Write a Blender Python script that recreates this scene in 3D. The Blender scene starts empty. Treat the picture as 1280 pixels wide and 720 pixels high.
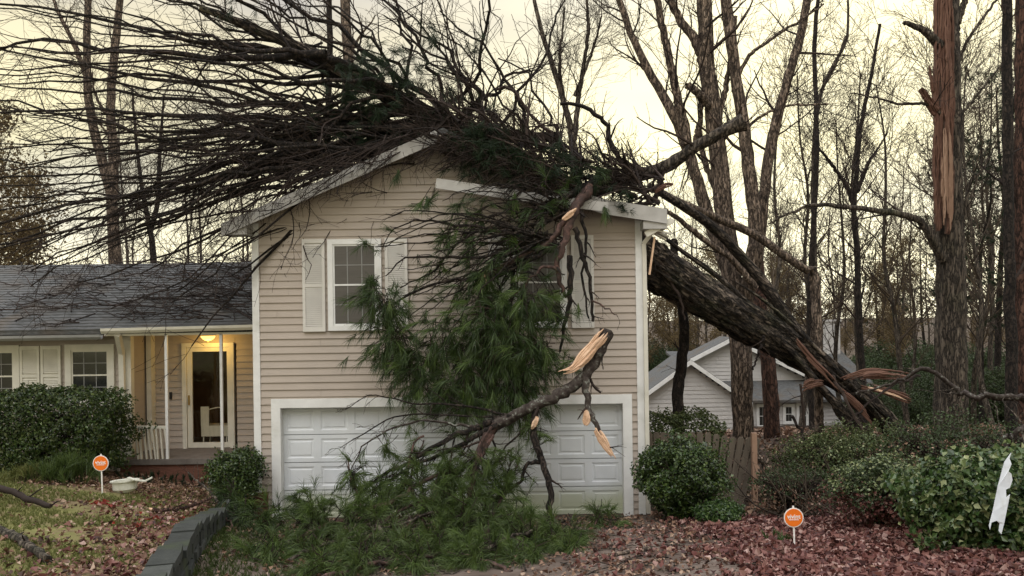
import bpy, math, random
import numpy as np
from mathutils import Vector, Matrix
R = math.radians
rng = np.random.default_rng(7)
random.seed(7)
S = bpy.context.scene
C = S.collection
# ------------------------------------------------------------------ camera
F = 1000.0; PX, PY, ZC, ROLL = 640.0, 400.0, 3.45, R(0.8)
cam = bpy.data.objects.new('camera', bpy.data.cameras.new('camera')); C.objects.link(cam)
cam.location = (0, 0, ZC); cam.rotation_mode = 'XYZ'
cam.rotation_euler = (R(90), ROLL, 0)
cam.data.lens = F / 1280 * 36; cam.data.sensor_width = 36
cam.data.shift_y = 40 / 1280
cam.data.clip_start = .1; cam.data.clip_end = 3000
S.camera = cam
# ------------------------------------------------------------------ world, sun, exposure
S.view_settings.view_transform = 'Standard'; S.view_settings.look = 'None'
S.view_settings.exposure = 0.42; S.view_settings.gamma = 1
SUN_EL, SUN_AZ = R(52), R(200)      # azimuth measured from +Y towards +X: behind and left of the camera
W = bpy.data.worlds.new('World'); S.world = W; W.use_nodes = True
nt = W.node_tree; nt.nodes.clear()
def N(t, **k):
    n = nt.nodes.new(t)
    for a, b in k.items(): setattr(n, a, b)
    return n
out = N('ShaderNodeOutputWorld'); bg = N('ShaderNodeBackground'); bg.inputs[1].default_value = 0.1
sky = N('ShaderNodeTexSky', sky_type='NISHITA', sun_disc=False); sky.sun_elevation = SUN_EL; sky.sun_rotation = SUN_AZ
tc = N('ShaderNodeTexCoord'); sep = N('ShaderNodeSeparateXYZ'); nt.links.new(tc.outputs['Generated'], sep.inputs[0])
# overcast: brightness grows to the zenith, warm band low down
ramp = N('ShaderNodeValToRGB'); e = ramp.color_ramp.elements
nt.links.new(sep.outputs['Z'], ramp.inputs[0])
e[0].position = 0.0; e[0].color = (13.5, 12.8, 10.2, 1)
e[1].position = 1.0; e[1].color = (19, 19, 19.6, 1)
for p, c in ((.07, (11.6, 10.8, 7.9)), (.2, (8.9, 8.05, 5.0)), (.33, (7.5, 6.8, 4.9)), (.42, (7.2, 6.7, 6.0)), (.6, (14.5, 14.4, 14.5))):
    q = e.new(p); q.color = (*c, 1)
mp = N('ShaderNodeMapping'); mp.inputs['Scale'].default_value = (1, 1, 3.2); nt.links.new(tc.outputs['Generated'], mp.inputs[0])
nz = N('ShaderNodeTexNoise'); nz.inputs['Scale'].default_value = 2.6; nz.inputs['Detail'].default_value = 5; nt.links.new(mp.outputs[0], nz.inputs[0])
cr = N('ShaderNodeValToRGB'); cr.color_ramp.elements[0].position = .36; cr.color_ramp.elements[0].color = (.66, .67, .77, 1)
cr.color_ramp.elements[1].position = .62; cr.color_ramp.elements[1].color = (1.12, 1.10, 1.02, 1); nt.links.new(nz.outputs[0], cr.inputs[0])
mu = N('ShaderNodeMix', data_type='RGBA', blend_type='MULTIPLY'); mu.inputs[0].default_value = 1
nt.links.new(ramp.outputs[0], mu.inputs[6]); nt.links.new(cr.outputs[0], mu.inputs[7])
mx = N('ShaderNodeMix', data_type='RGBA'); mx.inputs[0].default_value = .9
nt.links.new(sky.outputs[0], mx.inputs[6]); 
gd_ = (at_dir := Vector(((985 - 640) / 1000, 1, (400 - 290) / 1000)).normalized())
vd = N('ShaderNodeVectorMath', operation='DOT_PRODUCT'); vn = N('ShaderNodeVectorMath', operation='NORMALIZE'); nt.links.new(tc.outputs['Generated'], vn.inputs[0]); nt.links.new(vn.outputs[0], vd.inputs[0]); vd.inputs[1].default_value = gd_
g1_ = N('ShaderNodeMapRange'); g1_.inputs[1].default_value = .80; g1_.inputs[2].default_value = 1.0; g1_.interpolation_type = 'SMOOTHSTEP'; nt.links.new(vd.outputs['Value'], g1_.inputs[0])
gm_ = N('ShaderNodeMix', data_type='RGBA', blend_type='ADD'); nt.links.new(g1_.outputs[0], gm_.inputs[0]); nt.links.new(mu.outputs[2], gm_.inputs[6]); gm_.inputs[7].default_value = (5.0, 4.5, 2.6, 1)
nt.links.new(gm_.outputs[2], mx.inputs[7])
nt.links.new(mx.outputs[2], bg.inputs[0]); nt.links.new(bg.outputs[0], out.inputs[0])
sl = bpy.data.lights.new('sun', 'SUN'); sl.energy = 0.8; sl.angle = R(40); sl.color = (1, .97, .93)
so = bpy.data.objects.new('sun', sl); C.objects.link(so)
sd = Vector((math.sin(SUN_AZ) * math.cos(SUN_EL), math.cos(SUN_AZ) * math.cos(SUN_EL), math.sin(SUN_EL)))
so.rotation_euler = sd.to_track_quat('Z', 'Y').to_euler(); so.location = (0, -5, 20)
# ------------------------------------------------------------------ helpers
cr_, sr_ = math.cos(ROLL), math.sin(ROLL)
def at(px, py, Y):
    u, v = (px - PX) / F, -(py - PY) / F
    x, z = u * cr_ + v * sr_, -u * sr_ + v * cr_
    return np.array((x * Y, Y, ZC + z * Y))
def P(*pts): return np.array([at(*p) for p in pts])
def sstep(a, b, x): t = np.clip((x - a) / (b - a), 0, 1); return t * t * (3 - 2 * t)
WALLP = np.array([(-2.3, 4.0), (-2.72, 5.8), (-3.15, 7.3), (-3.70, 9.2), (-4.12, 10.8), (-4.40, 12.1), (-4.62, 13.2), (-4.72, 13.9)])
def zg(x, y):
    x = np.asarray(x, float); y = np.asarray(y, float)
    sl_ = .1 + .055 * sstep(-1, 2.5, x)
    z = np.where(y < 14, sl_ * (14 - y), 0) - 2.4 * sstep(19, 40, y)
    z = z + .30 * np.exp(-(np.clip(x - np.interp(y, WALLP[:, 1], WALLP[:, 0]), 0, 9) / .7) ** 2) * (y < 14) * (y > 4) * (1 - sstep(11, 13.5, y))
    return z + .33 * sstep(4.3, 7, x) * sstep(10, 14, y) + .03 * np.sin(x * 1.7 + y) * np.sin(y * 1.3) * sstep(2, 4, abs(x) + (y > 14))
def zl(x, y):
    x = np.asarray(x, float); y = np.asarray(y, float)
    return np.maximum(1.22 - .117 * (y - 7.3) + .075 * (-x - 3.2) - .2 * sstep(8.5, 12.2, y) * np.exp(-((np.interp(y, WALLP[:, 1], WALLP[:, 0]) - x) / 1.6) ** 2), .40) + .02 * np.sin(x * 2.1) * np.sin(y * 1.7 + 1)
class MB:
    def __init__(s): s.v = []; s.f = []; s.m = []; s.n = 0
    def add(s, v, f, mi=0):
        v = np.asarray(v, float).reshape(-1, 3); f = np.asarray(f, int)
        s.v.append(v); s.f.append(f + s.n); s.m.append(np.full(len(f), mi)); s.n += len(v)
    def build(s, name, mats, parent=None, smooth=False, origin=None):
        v = np.concatenate(s.v)
        if parent is not None:
            o_ = wl(parent); origin = (0, 0, 0)
        else:
            o_ = np.array(origin if origin is not None else (0, 0, 0), float); origin = o_
        v = v - o_
        me = bpy.data.meshes.new(name)
        me.vertices.add(len(v)); me.vertices.foreach_set('co', v.ravel())
        li = np.concatenate([f.ravel() for f in s.f]); ks = np.concatenate([np.full(len(f), f.shape[1]) for f in s.f])
        me.loops.add(len(li)); me.loops.foreach_set('vertex_index', li)
        me.polygons.add(len(ks)); me.polygons.foreach_set('loop_start', np.concatenate([[0], np.cumsum(ks)[:-1]]))
        me.polygons.foreach_set('material_index', np.concatenate(s.m))
        me.polygons.foreach_set('use_smooth', np.full(len(ks), smooth))
        for m in (mats if isinstance(mats, (list, tuple)) else [mats]): me.materials.append(m)
        me.update(calc_edges=True); me.validate()
        o = bpy.data.objects.new(name, me); C.objects.link(o); o.location = origin
        if parent is not None: o.parent = parent
        return o
def wl(o):
    l = np.array(o.location, float)
    while o.parent: o = o.parent; l = l + np.array(o.location)
    return l
def tag(o, label=None, cat=None, group=None, kind=None):
    if label: o['label'] = label
    if cat: o['category'] = cat
    if group: o['group'] = group
    if kind: o['kind'] = kind
    return o
def thing(name, loc, label, cat, group=None):
    o = bpy.data.objects.new(name, None); C.objects.link(o); o.location = loc; o.empty_display_size = .2
    return tag(o, label, cat, group)
BOXF = np.array([(0, 3, 2, 1), (4, 5, 6, 7), (0, 1, 5, 4), (1, 2, 6, 5), (2, 3, 7, 6), (3, 0, 4, 7)])
def box(mb, x0, x1, y0, y1, z0, z1, mi=0):
    mb.add([(x0, y0, z0), (x1, y0, z0), (x1, y1, z0), (x0, y1, z0), (x0, y0, z1), (x1, y0, z1), (x1, y1, z1), (x0, y1, z1)], BOXF, mi)
def hexa(mb, a, mi=0): mb.add(a, BOXF, mi)
def bar(mb, a, b, w, h, up=(0, 0, 1), mi=0):      # square bar from a to b
    a = np.array(a, float); b = np.array(b, float); t = b - a; t /= np.linalg.norm(t)
    s_ = np.cross(t, up); s_ /= np.linalg.norm(s_); u = np.cross(s_, t)
    c = [(-1, -1), (1, -1), (1, 1), (-1, 1)]
    mb.add([p + s_ * i * w / 2 + u * j * h / 2 for p in (a, b) for i, j in c], BOXF, mi)
def prism(mb, poly, y0, y1, mi=0):               # poly in xz, extruded along y
    n = len(poly); v = [(x, y0, z) for x, z in poly] + [(x, y1, z) for x, z in poly]
    mb.add(v, [list(range(n))], mi); mb.add(v, [list(range(n, 2 * n))[::-1]], mi)
    mb.add(v, [(i, i + n, (i + 1) % n + n, (i + 1) % n) for i in range(n)], mi)
def resample(p, n):
    p = np.asarray(p, float); d = np.r_[0, np.cumsum(np.linalg.norm(np.diff(p[:, :3], axis=0), axis=1))]
    # Catmull-Rom through the points
    t = np.linspace(0, d[-1], n); i = np.clip(np.searchsorted(d, t, side='right') - 1, 0, len(p) - 2)
    u = ((t - d[i]) / np.maximum(d[i + 1] - d[i], 1e-9))[:, None]
    p0 = p[np.maximum(i - 1, 0)]; p1 = p[i]; p2 = p[i + 1]; p3 = p[np.minimum(i + 2, len(p) - 1)]
    return .5 * (2 * p1 + (p2 - p0) * u + (2 * p0 - 5 * p1 + 4 * p2 - p3) * u ** 2 + (3 * p1 - p0 - 3 * p2 + p3) * u ** 3)
def tubes(mb, pts, rad, sides=3, mi=0, rough=0.0, cap=False):      # pts (T,N,3) rad (T,N)
    T, n, _ = pts.shape
    tan = np.gradient(pts, axis=1); tan /= np.linalg.norm(tan, axis=2, keepdims=True) + 1e-12
    ref = np.zeros((T, 1, 3)); md = np.abs(tan.mean(axis=1)); ref[np.arange(T), 0, md.argmin(axis=1)] = 1
    a = np.cross(tan, ref); a /= np.linalg.norm(a, axis=2, keepdims=True) + 1e-12; b = np.cross(tan, a)
    th = np.linspace(0, 2 * math.pi, sides, endpoint=False)
    rr = np.repeat(rad[:, :, None], sides, axis=2)
    if rough:
        k = max(3, n // 4); g = rng.normal(0, 1, (T, k, sides)); xi = np.linspace(0, k - 1.001, n); i0 = xi.astype(int); fr = (xi - i0)[None, :, None]
        g = g[:, i0] * (1 - fr) + g[:, i0 + 1] * fr + .4 * rng.normal(0, 1, (T, n, sides)) + .7 * rng.normal(0, 1, (T, 1, sides))
        rr = rr * (1 + rough * g)
    v = pts[:, :, None] + rr[..., None] * (np.cos(th)[None, None, :, None] * a[:, :, None] + np.sin(th)[None, None, :, None] * b[:, :, None])
    base = (np.arange(T) * n * sides)[:, None, None]; r_ = (np.arange(n - 1) * sides)[None, :, None]; k = np.arange(sides)[None, None]; k2 = (k + 1) % sides
    f = np.stack([base + r_ + k, base + r_ + k2, base + r_ + sides + k2, base + r_ + sides + k], axis=-1).reshape(-1, 4)
    mb.add(v.reshape(-1, 3), f, mi)
    if cap and T == 1:
        vv = v.reshape(-1, 3); mb.add(vv[:sides], [list(range(sides))[::-1]], mi); mb.add(vv[-sides:], [list(range(sides))], mi)
def limb(mb, pts, r0, r1=None, n=24, sides=8, rough=0.06, mi=0, cap=True, wob=0.0):
    if np.ndim(r0) == 0: q = np.c_[pts, np.linspace(r0, r1, len(pts))]
    else: q = np.c_[pts, r0]
    q = resample(q, n)
    if wob: q[1:-1, :3] += rng.normal(0, wob, (n - 2, 3))
    tubes(mb, q[None, :, :3], np.maximum(q[None, :, 3], .002), sides, mi, rough, cap)
    return q[None, :, :3], q[None, :, 3]
def grow(pts, rad, n, ln, ang=(30, 60), t0=.15, t1=1., N_=6, bias=(0, 0, 0), noise=.12, rr=(.35, .6), shrink=.5, tip=.3):
    T, M, _ = pts.shape
    t = t0 + (t1 - t0) * (np.arange(n)[None] + rng.random((T, n))) / n
    x = t * (M - 1.001); i = x.astype(int); fr = (x - i)[..., None]; ti = np.arange(T)[:, None]
    b = pts[ti, i] * (1 - fr) + pts[ti, i + 1] * fr
    tn = pts[ti, i + 1] - pts[ti, i]; tn /= np.linalg.norm(tn, axis=2, keepdims=True) + 1e-12
    r = rad[ti, i] * (1 - fr[..., 0]) + rad[ti, i + 1] * fr[..., 0]
    pp = rng.normal(0, 1, (T, n, 3)); pp -= (pp * tn).sum(2, keepdims=True) * tn; pp /= np.linalg.norm(pp, axis=2, keepdims=True)
    a = np.radians(rng.uniform(*ang, (T, n)))[..., None]
    d = np.cos(a) * tn + np.sin(a) * pp
    L = rng.uniform(*ln, (T, n)) * (1 - shrink * t); st = (L / (N_ - 1))[..., None]
    q = np.zeros((T, n, N_, 3)); q[:, :, 0] = b; bias = np.array(bias)
    for k in range(1, N_):
        d = d + bias + rng.normal(0, noise, d.shape); d /= np.linalg.norm(d, axis=2, keepdims=True)
        q[:, :, k] = q[:, :, k - 1] + d * st
    r0 = r * rng.uniform(*rr, (T, n)); R_ = r0[..., None] * np.linspace(1, tip, N_)
    return q.reshape(T * n, N_, 3), R_.reshape(T * n, N_)
def tufts(mb, pos, dirs, L=.24, n=26, spread=.75, droop=.35, w=.006, mi=0):
    pos = np.asarray(pos); T = len(pos); d0 = dirs / (np.linalg.norm(dirs, axis=1, keepdims=True) + 1e-9)
    rnd = rng.normal(0, 1, (T, n, 3)); rnd /= np.linalg.norm(rnd, axis=2, keepdims=True)
    d = d0[:, None] + rnd * spread; d /= np.linalg.norm(d, axis=2, keepdims=True)
    l = L * rng.uniform(.65, 1.1, (T, n, 1)); b = pos[:, None] + d0[:, None] * rng.uniform(-.5, .2, (T, n, 1)) * L
    sd_ = np.cross(d, rng.normal(0, 1, (T, n, 3))); sd_ /= np.linalg.norm(sd_, axis=2, keepdims=True); sd_ *= w / 2
    m = b + d * l * .5; d2 = d + np.array((0, 0, -droop)); d2 /= np.linalg.norm(d2, axis=2, keepdims=True); tp = m + d2 * l * .5
    v = np.stack([b - sd_, b + sd_, m + sd_, m - sd_, tp], axis=2).reshape(-1, 3)
    k = (np.arange(T * n) * 5)[:, None]
    mb.add(v, k + np.array((0, 1, 2, 3)), mi); off = mb.n - len(v)
    mb.f.append(off + k + np.array((3, 2, 4))); mb.m.append(np.full(T * n, mi))
def leaves(mb, pos, nrm, size=.05, mi=0, wid=.36, fold=.25):
    pos = np.asarray(pos); T = len(pos); nrm = nrm / (np.linalg.norm(nrm, axis=1, keepdims=True) + 1e-9)
    a = np.cross(nrm, rng.normal(0, 1, (T, 3))); a /= np.linalg.norm(a, axis=1, keepdims=True) + 1e-9; b = np.cross(nrm, a)
    s_ = (size * rng.uniform(.45, 1.4, (T, 1))); f_ = fold * s_ * rng.uniform(.2, 1.6, (T, 1))
    m = pos + a * s_ * .45
    v = np.stack([pos, m + b * s_ * wid + nrm * f_, pos + a * s_ - nrm * f_ * .4, m - b * s_ * wid + nrm * f_], axis=1).reshape(-1, 3)
    k = (np.arange(T) * 4)[:, None]
    mb.add(v, k + np.array((0, 1, 2))); mb.m[-1][:] = mi; off = mb.n - len(v)
    mb.f.append(off + k + np.array((0, 2, 3))); mb.m.append(np.full(T, mi))
# ------------------------------------------------------------------ materials
def mat(name, cols, rough=.75, scale=6, stretch=(1, 1, 1), bump=0., bdist=.02, island=0., spec=.3, trans=0., detail=6, second=None, coat=0, axis=None, furrow=0):
    m = bpy.data.materials.new(name); m.use_nodes = True; t = m.node_tree; nd = t.nodes; bs = nd['Principled BSDF']; L = t.links.new
    bs.inputs['Roughness'].default_value = rough; bs.inputs['Specular IOR Level'].default_value = spec
    if coat: bs.inputs['Coat Weight'].default_value = coat
    tc = nd.new('ShaderNodeTexCoord'); mp = nd.new('ShaderNodeMapping'); mp.inputs['Scale'].default_value = stretch
    
    if axis is not None:
        m0 = nd.new('ShaderNodeMapping'); q_ = Vector(axis).normalized().rotation_difference(Vector((0, 0, 1))).to_euler(); m0.inputs['Rotation'].default_value = q_; L(tc.outputs['Object'], m0.inputs[0]); L(m0.outputs[0], mp.inputs[0])
    else: L(tc.outputs['Object'], mp.inputs[0])
    nz = nd.new('ShaderNodeTexNoise'); nz.inputs['Scale'].default_value = scale; nz.inputs['Detail'].default_value = detail
    nz.inputs['Roughness'].default_value = .62
    L(mp.outputs[0], nz.inputs[0]); fac = nz.outputs[0]
    rp = nd.new('ShaderNodeValToRGB'); el = rp.color_ramp.elements; k = len(cols)
    lo, hi = (.3, .7) if not island else (.05, .95)
    for i in range(k - 2): el.new(.5)
    for i, c in enumerate(cols): el[i].position = lo + (hi - lo) * i / max(k - 1, 1); el[i].color = (*c, 1)
    if island:
        gi = nd.new('ShaderNodeNewGeometry'); mm = nd.new('ShaderNodeMix'); mm.inputs[0].default_value = island
        L(fac, mm.inputs[2]); L(gi.outputs['Random Per Island'], mm.inputs[3]); fac = mm.outputs[0]
    L(fac, rp.inputs[0]); col = rp.outputs[0]
    if second:       # (colour, scale, lo, hi, amount): large soft stains or moss
        n2 = nd.new('ShaderNodeTexNoise'); n2.inputs['Scale'].default_value = second[1]; n2.inputs['Detail'].default_value = 5; L(tc.outputs['Object'], n2.inputs[0])
        mr = nd.new('ShaderNodeMapRange'); mr.inputs[1].default_value = second[2]; mr.inputs[2].default_value = second[3]; mr.inputs[4].default_value = second[4]; L(n2.outputs[0], mr.inputs[0])
        m2 = nd.new('ShaderNodeMix'); m2.data_type = 'RGBA'; L(mr.outputs[0], m2.inputs[0]); L(col, m2.inputs[6]); m2.inputs[7].default_value = (*second[0], 1); col = m2.outputs[2]
    hsrc = nz.outputs[0]
    if furrow:      # dark cracks between bark plates
        vo = nd.new('ShaderNodeTexVoronoi'); vo.feature = 'DISTANCE_TO_EDGE'; vo.inputs['Scale'].default_value = furrow
        dn = nd.new('ShaderNodeMix'); dn.data_type = 'RGBA'; dn.blend_type = 'LINEAR_LIGHT'; dn.inputs[0].default_value = .12; L(mp.outputs[0], dn.inputs[6]); L(nz.outputs[1], dn.inputs[7]); L(dn.outputs[2], vo.inputs[0])
        r2 = nd.new('ShaderNodeMapRange'); r2.inputs[1].default_value = .0; r2.inputs[2].default_value = .16; r2.inputs[3].default_value = .18; r2.inputs[4].default_value = 1.25; L(vo.outputs[0], r2.inputs[0])
        m3 = nd.new('ShaderNodeVectorMath'); m3.operation = 'SCALE'; L(col, m3.inputs[0]); L(r2.outputs[0], m3.inputs['Scale']); col = m3.outputs[0]
        ad = nd.new('ShaderNodeMath'); L(nz.outputs[0], ad.inputs[0]); L(r2.outputs[0], ad.inputs[1]); hsrc = ad.outputs[0]
    L(col, bs.inputs['Base Color'])
    if bump:
        bp = nd.new('ShaderNodeBump'); bp.inputs['Strength'].default_value = bump; bp.inputs['Distance'].default_value = bdist; L(hsrc, bp.inputs['Height']); L(bp.outputs[0], bs.inputs['Normal'])
    if trans:
        tr = nd.new('ShaderNodeBsdfTranslucent'); L(col, tr.inputs[0]); ms = nd.new('ShaderNodeMixShader'); ms.inputs[0].default_value = trans
        L(bs.outputs[0], ms.inputs[1]); L(tr.outputs[0], ms.inputs[2]); L(ms.outputs[0], nd['Material Output'].inputs[0])
    return m
M = {}
M['siding'] = mat('tan_vinyl_siding', [(.385, .33, .28), (.44, .38, .325)], .55, 1.5, (1, 1, 6), second=((.27, .25, .22), .9, .5, .75, .35))
M['siding2'] = mat('beige_siding', [(.46, .45, .44), (.53, .51, .49)], .6, 2)
M['white'] = mat('white_trim', [(.66, .66, .64), (.78, .78, .76)], .5, 3, second=((.42, .42, .36), 2.5, .55, .8, .5))
M['cream'] = mat('cream_trim', [(.58, .56, .48), (.70, .67, .58)], .5, 3, second=((.35, .33, .26), 2.5, .55, .8, .4))
M['shutter'] = mat('pale_shutter', [(.56, .54, .50), (.64, .62, .57)], .6, 3)
M['garage'] = mat('garage_door_paint', [(.60, .63, .66), (.69, .715, .735)], .45, 2, second=((.42, .42, .38), 1.1, .5, .8, .4))
# algae low on the garage door
_t = M['garage'].node_tree; _b = _t.nodes['Principled BSDF']; _c = _b.inputs['Base Color'].links[0].from_socket
_g = _t.nodes.new('ShaderNodeNewGeometry'); _s = _t.nodes.new('ShaderNodeSeparateXYZ'); _t.links.new(_g.outputs['Position'], _s.inputs[0])
_n = _t.nodes.new('ShaderNodeTexNoise'); _n.inputs['Scale'].default_value = 3; _a = _t.nodes.new('ShaderNodeMath'); _a.operation = 'MULTIPLY_ADD'; _a.inputs[1].default_value = -.5
_t.links.new(_n.outputs[0], _a.inputs[0]); _t.links.new(_s.outputs['Z'], _a.inputs[2])
_m = _t.nodes.new('ShaderNodeMapRange'); _m.inputs[1].default_value = .3; _m.inputs[2].default_value = -.05; _m.inputs[4].default_value = .75; _t.links.new(_a.outputs[0], _m.inputs[0])
_x = _t.nodes.new('ShaderNodeMix'); _x.data_type = 'RGBA'; _t.links.new(_m.outputs[0], _x.inputs[0]); _t.links.new(_c, _x.inputs[6]); _x.inputs[7].default_value = (.36, .38, .22, 1); _t.links.new(_x.outputs[2], _b.inputs['Base Color'])
M['shingle'] = mat('grey_shingle', [(.045, .048, .048), (.088, .09, .09), (.14, .142, .14)], .9, 9, (.7, 3, 3), bump=.5, bdist=.02, second=((.10, .075, .05), 1.2, .5, .7, .6))
M['fascia'] = mat('grey_fascia', [(.33, .32, .30), (.44, .43, .41)], .5, 4, second=((.25, .24, .22), 3, .5, .75, .6))
M['soffit'] = mat('tan_soffit', [(.30, .26, .21), (.36, .31, .26)], .7, 4)
M['glass'] = mat('dark_window_glass', [(.018, .02, .02), (.035, .035, .032)], .12, 2, spec=.6, coat=.4)
M['blind'] = mat('window_blind_glass', [(.055, .048, .042), (.075, .066, .058)], .3, 1.5, (1, 1, 12), spec=.6)
M['muntin'] = mat('grey_muntin', [(.20, .20, .19), (.26, .26, .25)], .5, 4)
M['brick'] = mat('brown_brick', [(.10, .045, .03), (.16, .07, .05)], .9, 14, (1, 1, 3), bump=.4)
M['concrete'] = mat('porch_concrete', [(.10, .085, .075), (.17, .15, .135)], .9, 6)
M['brass'] = mat('brass', [(.45, .30, .10), (.55, .38, .14)], .35, 5); M['brass'].node_tree.nodes['Principled BSDF'].inputs['Metallic'].default_value = .8
M['black'] = mat('black_plastic', [(.015, .015, .015), (.03, .03, .03)], .5, 5)
M['room'] = mat('dim_room_wall', [(.10, .05, .03), (.17, .09, .05)], .8, 3)
M['chair'] = mat('cream_chair_paint', [(.72, .68, .55), (.8, .76, .62)], .4, 4)
def emis(name, col, st):
    m = bpy.data.materials.new(name); m.use_nodes = True; b = m.node_tree.nodes['Principled BSDF']; b.inputs['Base Color'].default_value = (*col, 1)
    b.inputs['Emission Color'].default_value = (*col, 1); b.inputs['Emission Strength'].default_value = st; return m
M['lamp'] = emis('lit_lamp_glass', (1, .62, .16), 1.7)
gm = bpy.data.materials.new('clear_glass'); gm.use_nodes = True; _t = gm.node_tree; _t.nodes.remove(_t.nodes['Principled BSDF'])
_a = _t.nodes.new('ShaderNodeBsdfTransparent'); _a.inputs[0].default_value = (.8, .8, .78, 1); _b = _t.nodes.new('ShaderNodeBsdfGlossy'); _b.inputs[1].default_value = .03
_m = _t.nodes.new('ShaderNodeMixShader'); _m.inputs[0].default_value = .08; _t.links.new(_a.outputs[0], _m.inputs[1]); _t.links.new(_b.outputs[0], _m.inputs[2]); _t.links.new(_m.outputs[0], _t.nodes['Material Output'].inputs[0])
M['clear'] = gm
M['barkdk'] = mat('dark_pine_bark', [(.010, .008, .006), (.024, .018, .014), (.055, .042, .034)], .95, 9, (1, 1, .4), bump=.9, bdist=.03, furrow=16)
M['trunkbark'] = mat('furrowed_mossy_bark', [(.010, .008, .007), (.034, .027, .021), (.105, .083, .064), (.24, .195, .155)], .95, 15, (1, 1, .24), bump=1, bdist=.06, furrow=11, second=((.028, .04, .012), 1.5, .52, .68, .5), axis=(-.83, -.22, .55))
M['barkgrey'] = mat('grey_brown_bark', [(.025, .02, .015), (.075, .06, .046), (.16, .135, .105)], .95, 9, (1, 1, .2), bump=.8, bdist=.04, furrow=14, second=((.05, .06, .03), 1, .55, .7, .4))
M['barktan'] = mat('tan_flaking_bark', [(.05, .037, .028), (.15, .112, .084), (.31, .24, .185)], .95, 14, (1, 1, .25), bump=.9, bdist=.04, furrow=14)
M['barkred'] = mat('red_brown_bark', [(.025, .014, .010), (.07, .036, .025), (.13, .075, .055)], .95, 10, (1, 1, .3), bump=.7, bdist=.04, furrow=12)
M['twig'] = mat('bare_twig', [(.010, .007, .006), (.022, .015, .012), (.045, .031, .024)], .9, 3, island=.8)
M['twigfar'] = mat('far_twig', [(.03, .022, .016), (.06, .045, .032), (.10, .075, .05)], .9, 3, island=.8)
M['twigred'] = mat('reddish_broken_bark', [(.018, .012, .010), (.05, .03, .024), (.15, .085, .07)], .85, 9, bump=.6, bdist=.02)
M['lichen'] = mat('lichen_spotted_bark', [(.016, .012, .010), (.035, .026, .022), (.06, .05, .042), (.26, .28, .24)], .9, 14, bump=.6, bdist=.02)
M['wood'] = mat('fresh_splintered_wood', [(.42, .24, .14), (.62, .42, .28), (.74, .56, .41)], .8, 8, (2, 2, 2), bump=.3, bdist=.01, island=.3)
M['woodtan'] = mat('aged_tan_split_wood', [(.15, .085, .055), (.27, .17, .115), (.38, .26, .185)], .85, 6, (2, 2, 1), bump=.3, bdist=.02, island=.4)
M['woodred'] = mat('weathered_orange_heartwood', [(.045, .024, .017), (.11, .055, .037), (.20, .115, .08)], .85, 5, (1, 1, 1), bump=.3, bdist=.02, island=.35)
M['needle'] = mat('pine_needles', [(.006, .013, .005), (.02, .038, .010), (.05, .085, .018), (.09, .13, .032)], .5, 5, island=.3, trans=.25, spec=.4)
M['needlelt'] = mat('fresh_pine_needles', [(.012, .024, .008), (.036, .062, .015), (.085, .125, .030), (.15, .19, .055)], .5, 5, island=.3, trans=.3, spec=.4)
M['needlehi'] = mat('painted_highlight_needles', [(.04, .07, .016), (.085, .135, .03), (.15, .20, .055)], .5, 5, island=.35, trans=.3, spec=.4)  # brighter copy of the needle colour: highlights painted on random tufts
M['needledk'] = mat('dark_pine_needles', [(.006, .014, .007), (.014, .028, .011), (.03, .052, .018)], .6, 5, island=.4, trans=.2)
M['holly'] = mat('glossy_dark_leaf', [(.008, .017, .005), (.022, .042, .010), (.055, .09, .020), (.14, .18, .05)], .35, 3, island=.6, spec=.5, trans=.12)
M['hollylt'] = mat('broad_green_leaf', [(.016, .035, .012), (.04, .08, .02), (.11, .16, .05)], .35, 2, island=.75, spec=.5, trans=.15)
M['azalea'] = mat('mixed_bush_leaf', [(.03, .022, .012), (.035, .06, .02), (.09, .12, .05)], .5, 1.2, island=.6, spec=.35, trans=.2)
M['moss'] = mat('olive_leaf', [(.025, .035, .012), (.06, .08, .025), (.12, .13, .05)], .6, 1.2, island=.6, trans=.25)
M['palegreen'] = mat('pale_green_leaf', [(.06, .09, .03), (.16, .20, .08), (.36, .38, .20)], .35, 2, island=.75, spec=.5, trans=.2)
M['tanleaf'] = mat('autumn_tan_leaf', [(.07, .05, .025), (.14, .10, .05), (.23, .18, .085)], .7, .6, island=.6, trans=.35)
M['redleaf'] = mat('red_brown_leaf_litter', [(.025, .008, .008), (.075, .022, .018), (.13, .045, .036), (.20, .09, .07), (.42, .30, .26)], .6, .8, island=.8, trans=.08, spec=.4)
M['brownleaf'] = mat('brown_leaf_litter', [(.03, .016, .011), (.09, .045, .028), (.17, .09, .055), (.28, .18, .12), (.42, .32, .24)], .65, .8, island=.8, trans=.08, spec=.4)
M['scarlet'] = mat('scarlet_leaf', [(.12, .015, .01), (.26, .04, .025)], .6, .8, island=.8, trans=.2)
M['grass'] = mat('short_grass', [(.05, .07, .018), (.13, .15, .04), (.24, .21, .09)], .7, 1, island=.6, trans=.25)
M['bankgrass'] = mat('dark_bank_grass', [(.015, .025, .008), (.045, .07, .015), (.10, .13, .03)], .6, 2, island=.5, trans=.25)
M['lawn'] = mat('mossy_lawn_soil', [(.11, .075, .042), (.17, .13, .065), (.15, .15, .045), (.24, .215, .085)], .95, 1.3, bump=.6, bdist=.03, detail=10)
M['soil'] = mat('leafy_soil', [(.03, .021, .015), (.065, .046, .033), (.10, .075, .055)], .95, 3.5, bump=.8, bdist=.04, detail=10)
M['drive'] = mat('dirty_driveway', [(.06, .043, .033), (.12, .09, .072), (.20, .165, .14)], .9, 1.6, bump=.4, bdist=.02, detail=10)
M['stone'] = mat('dark_retaining_block', [(.014, .016, .014), (.038, .042, .038), (.085, .09, .082)], .95, 7, bump=.9, bdist=.03, island=.4, second=((.05, .07, .02), 2, .5, .7, .5))
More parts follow.
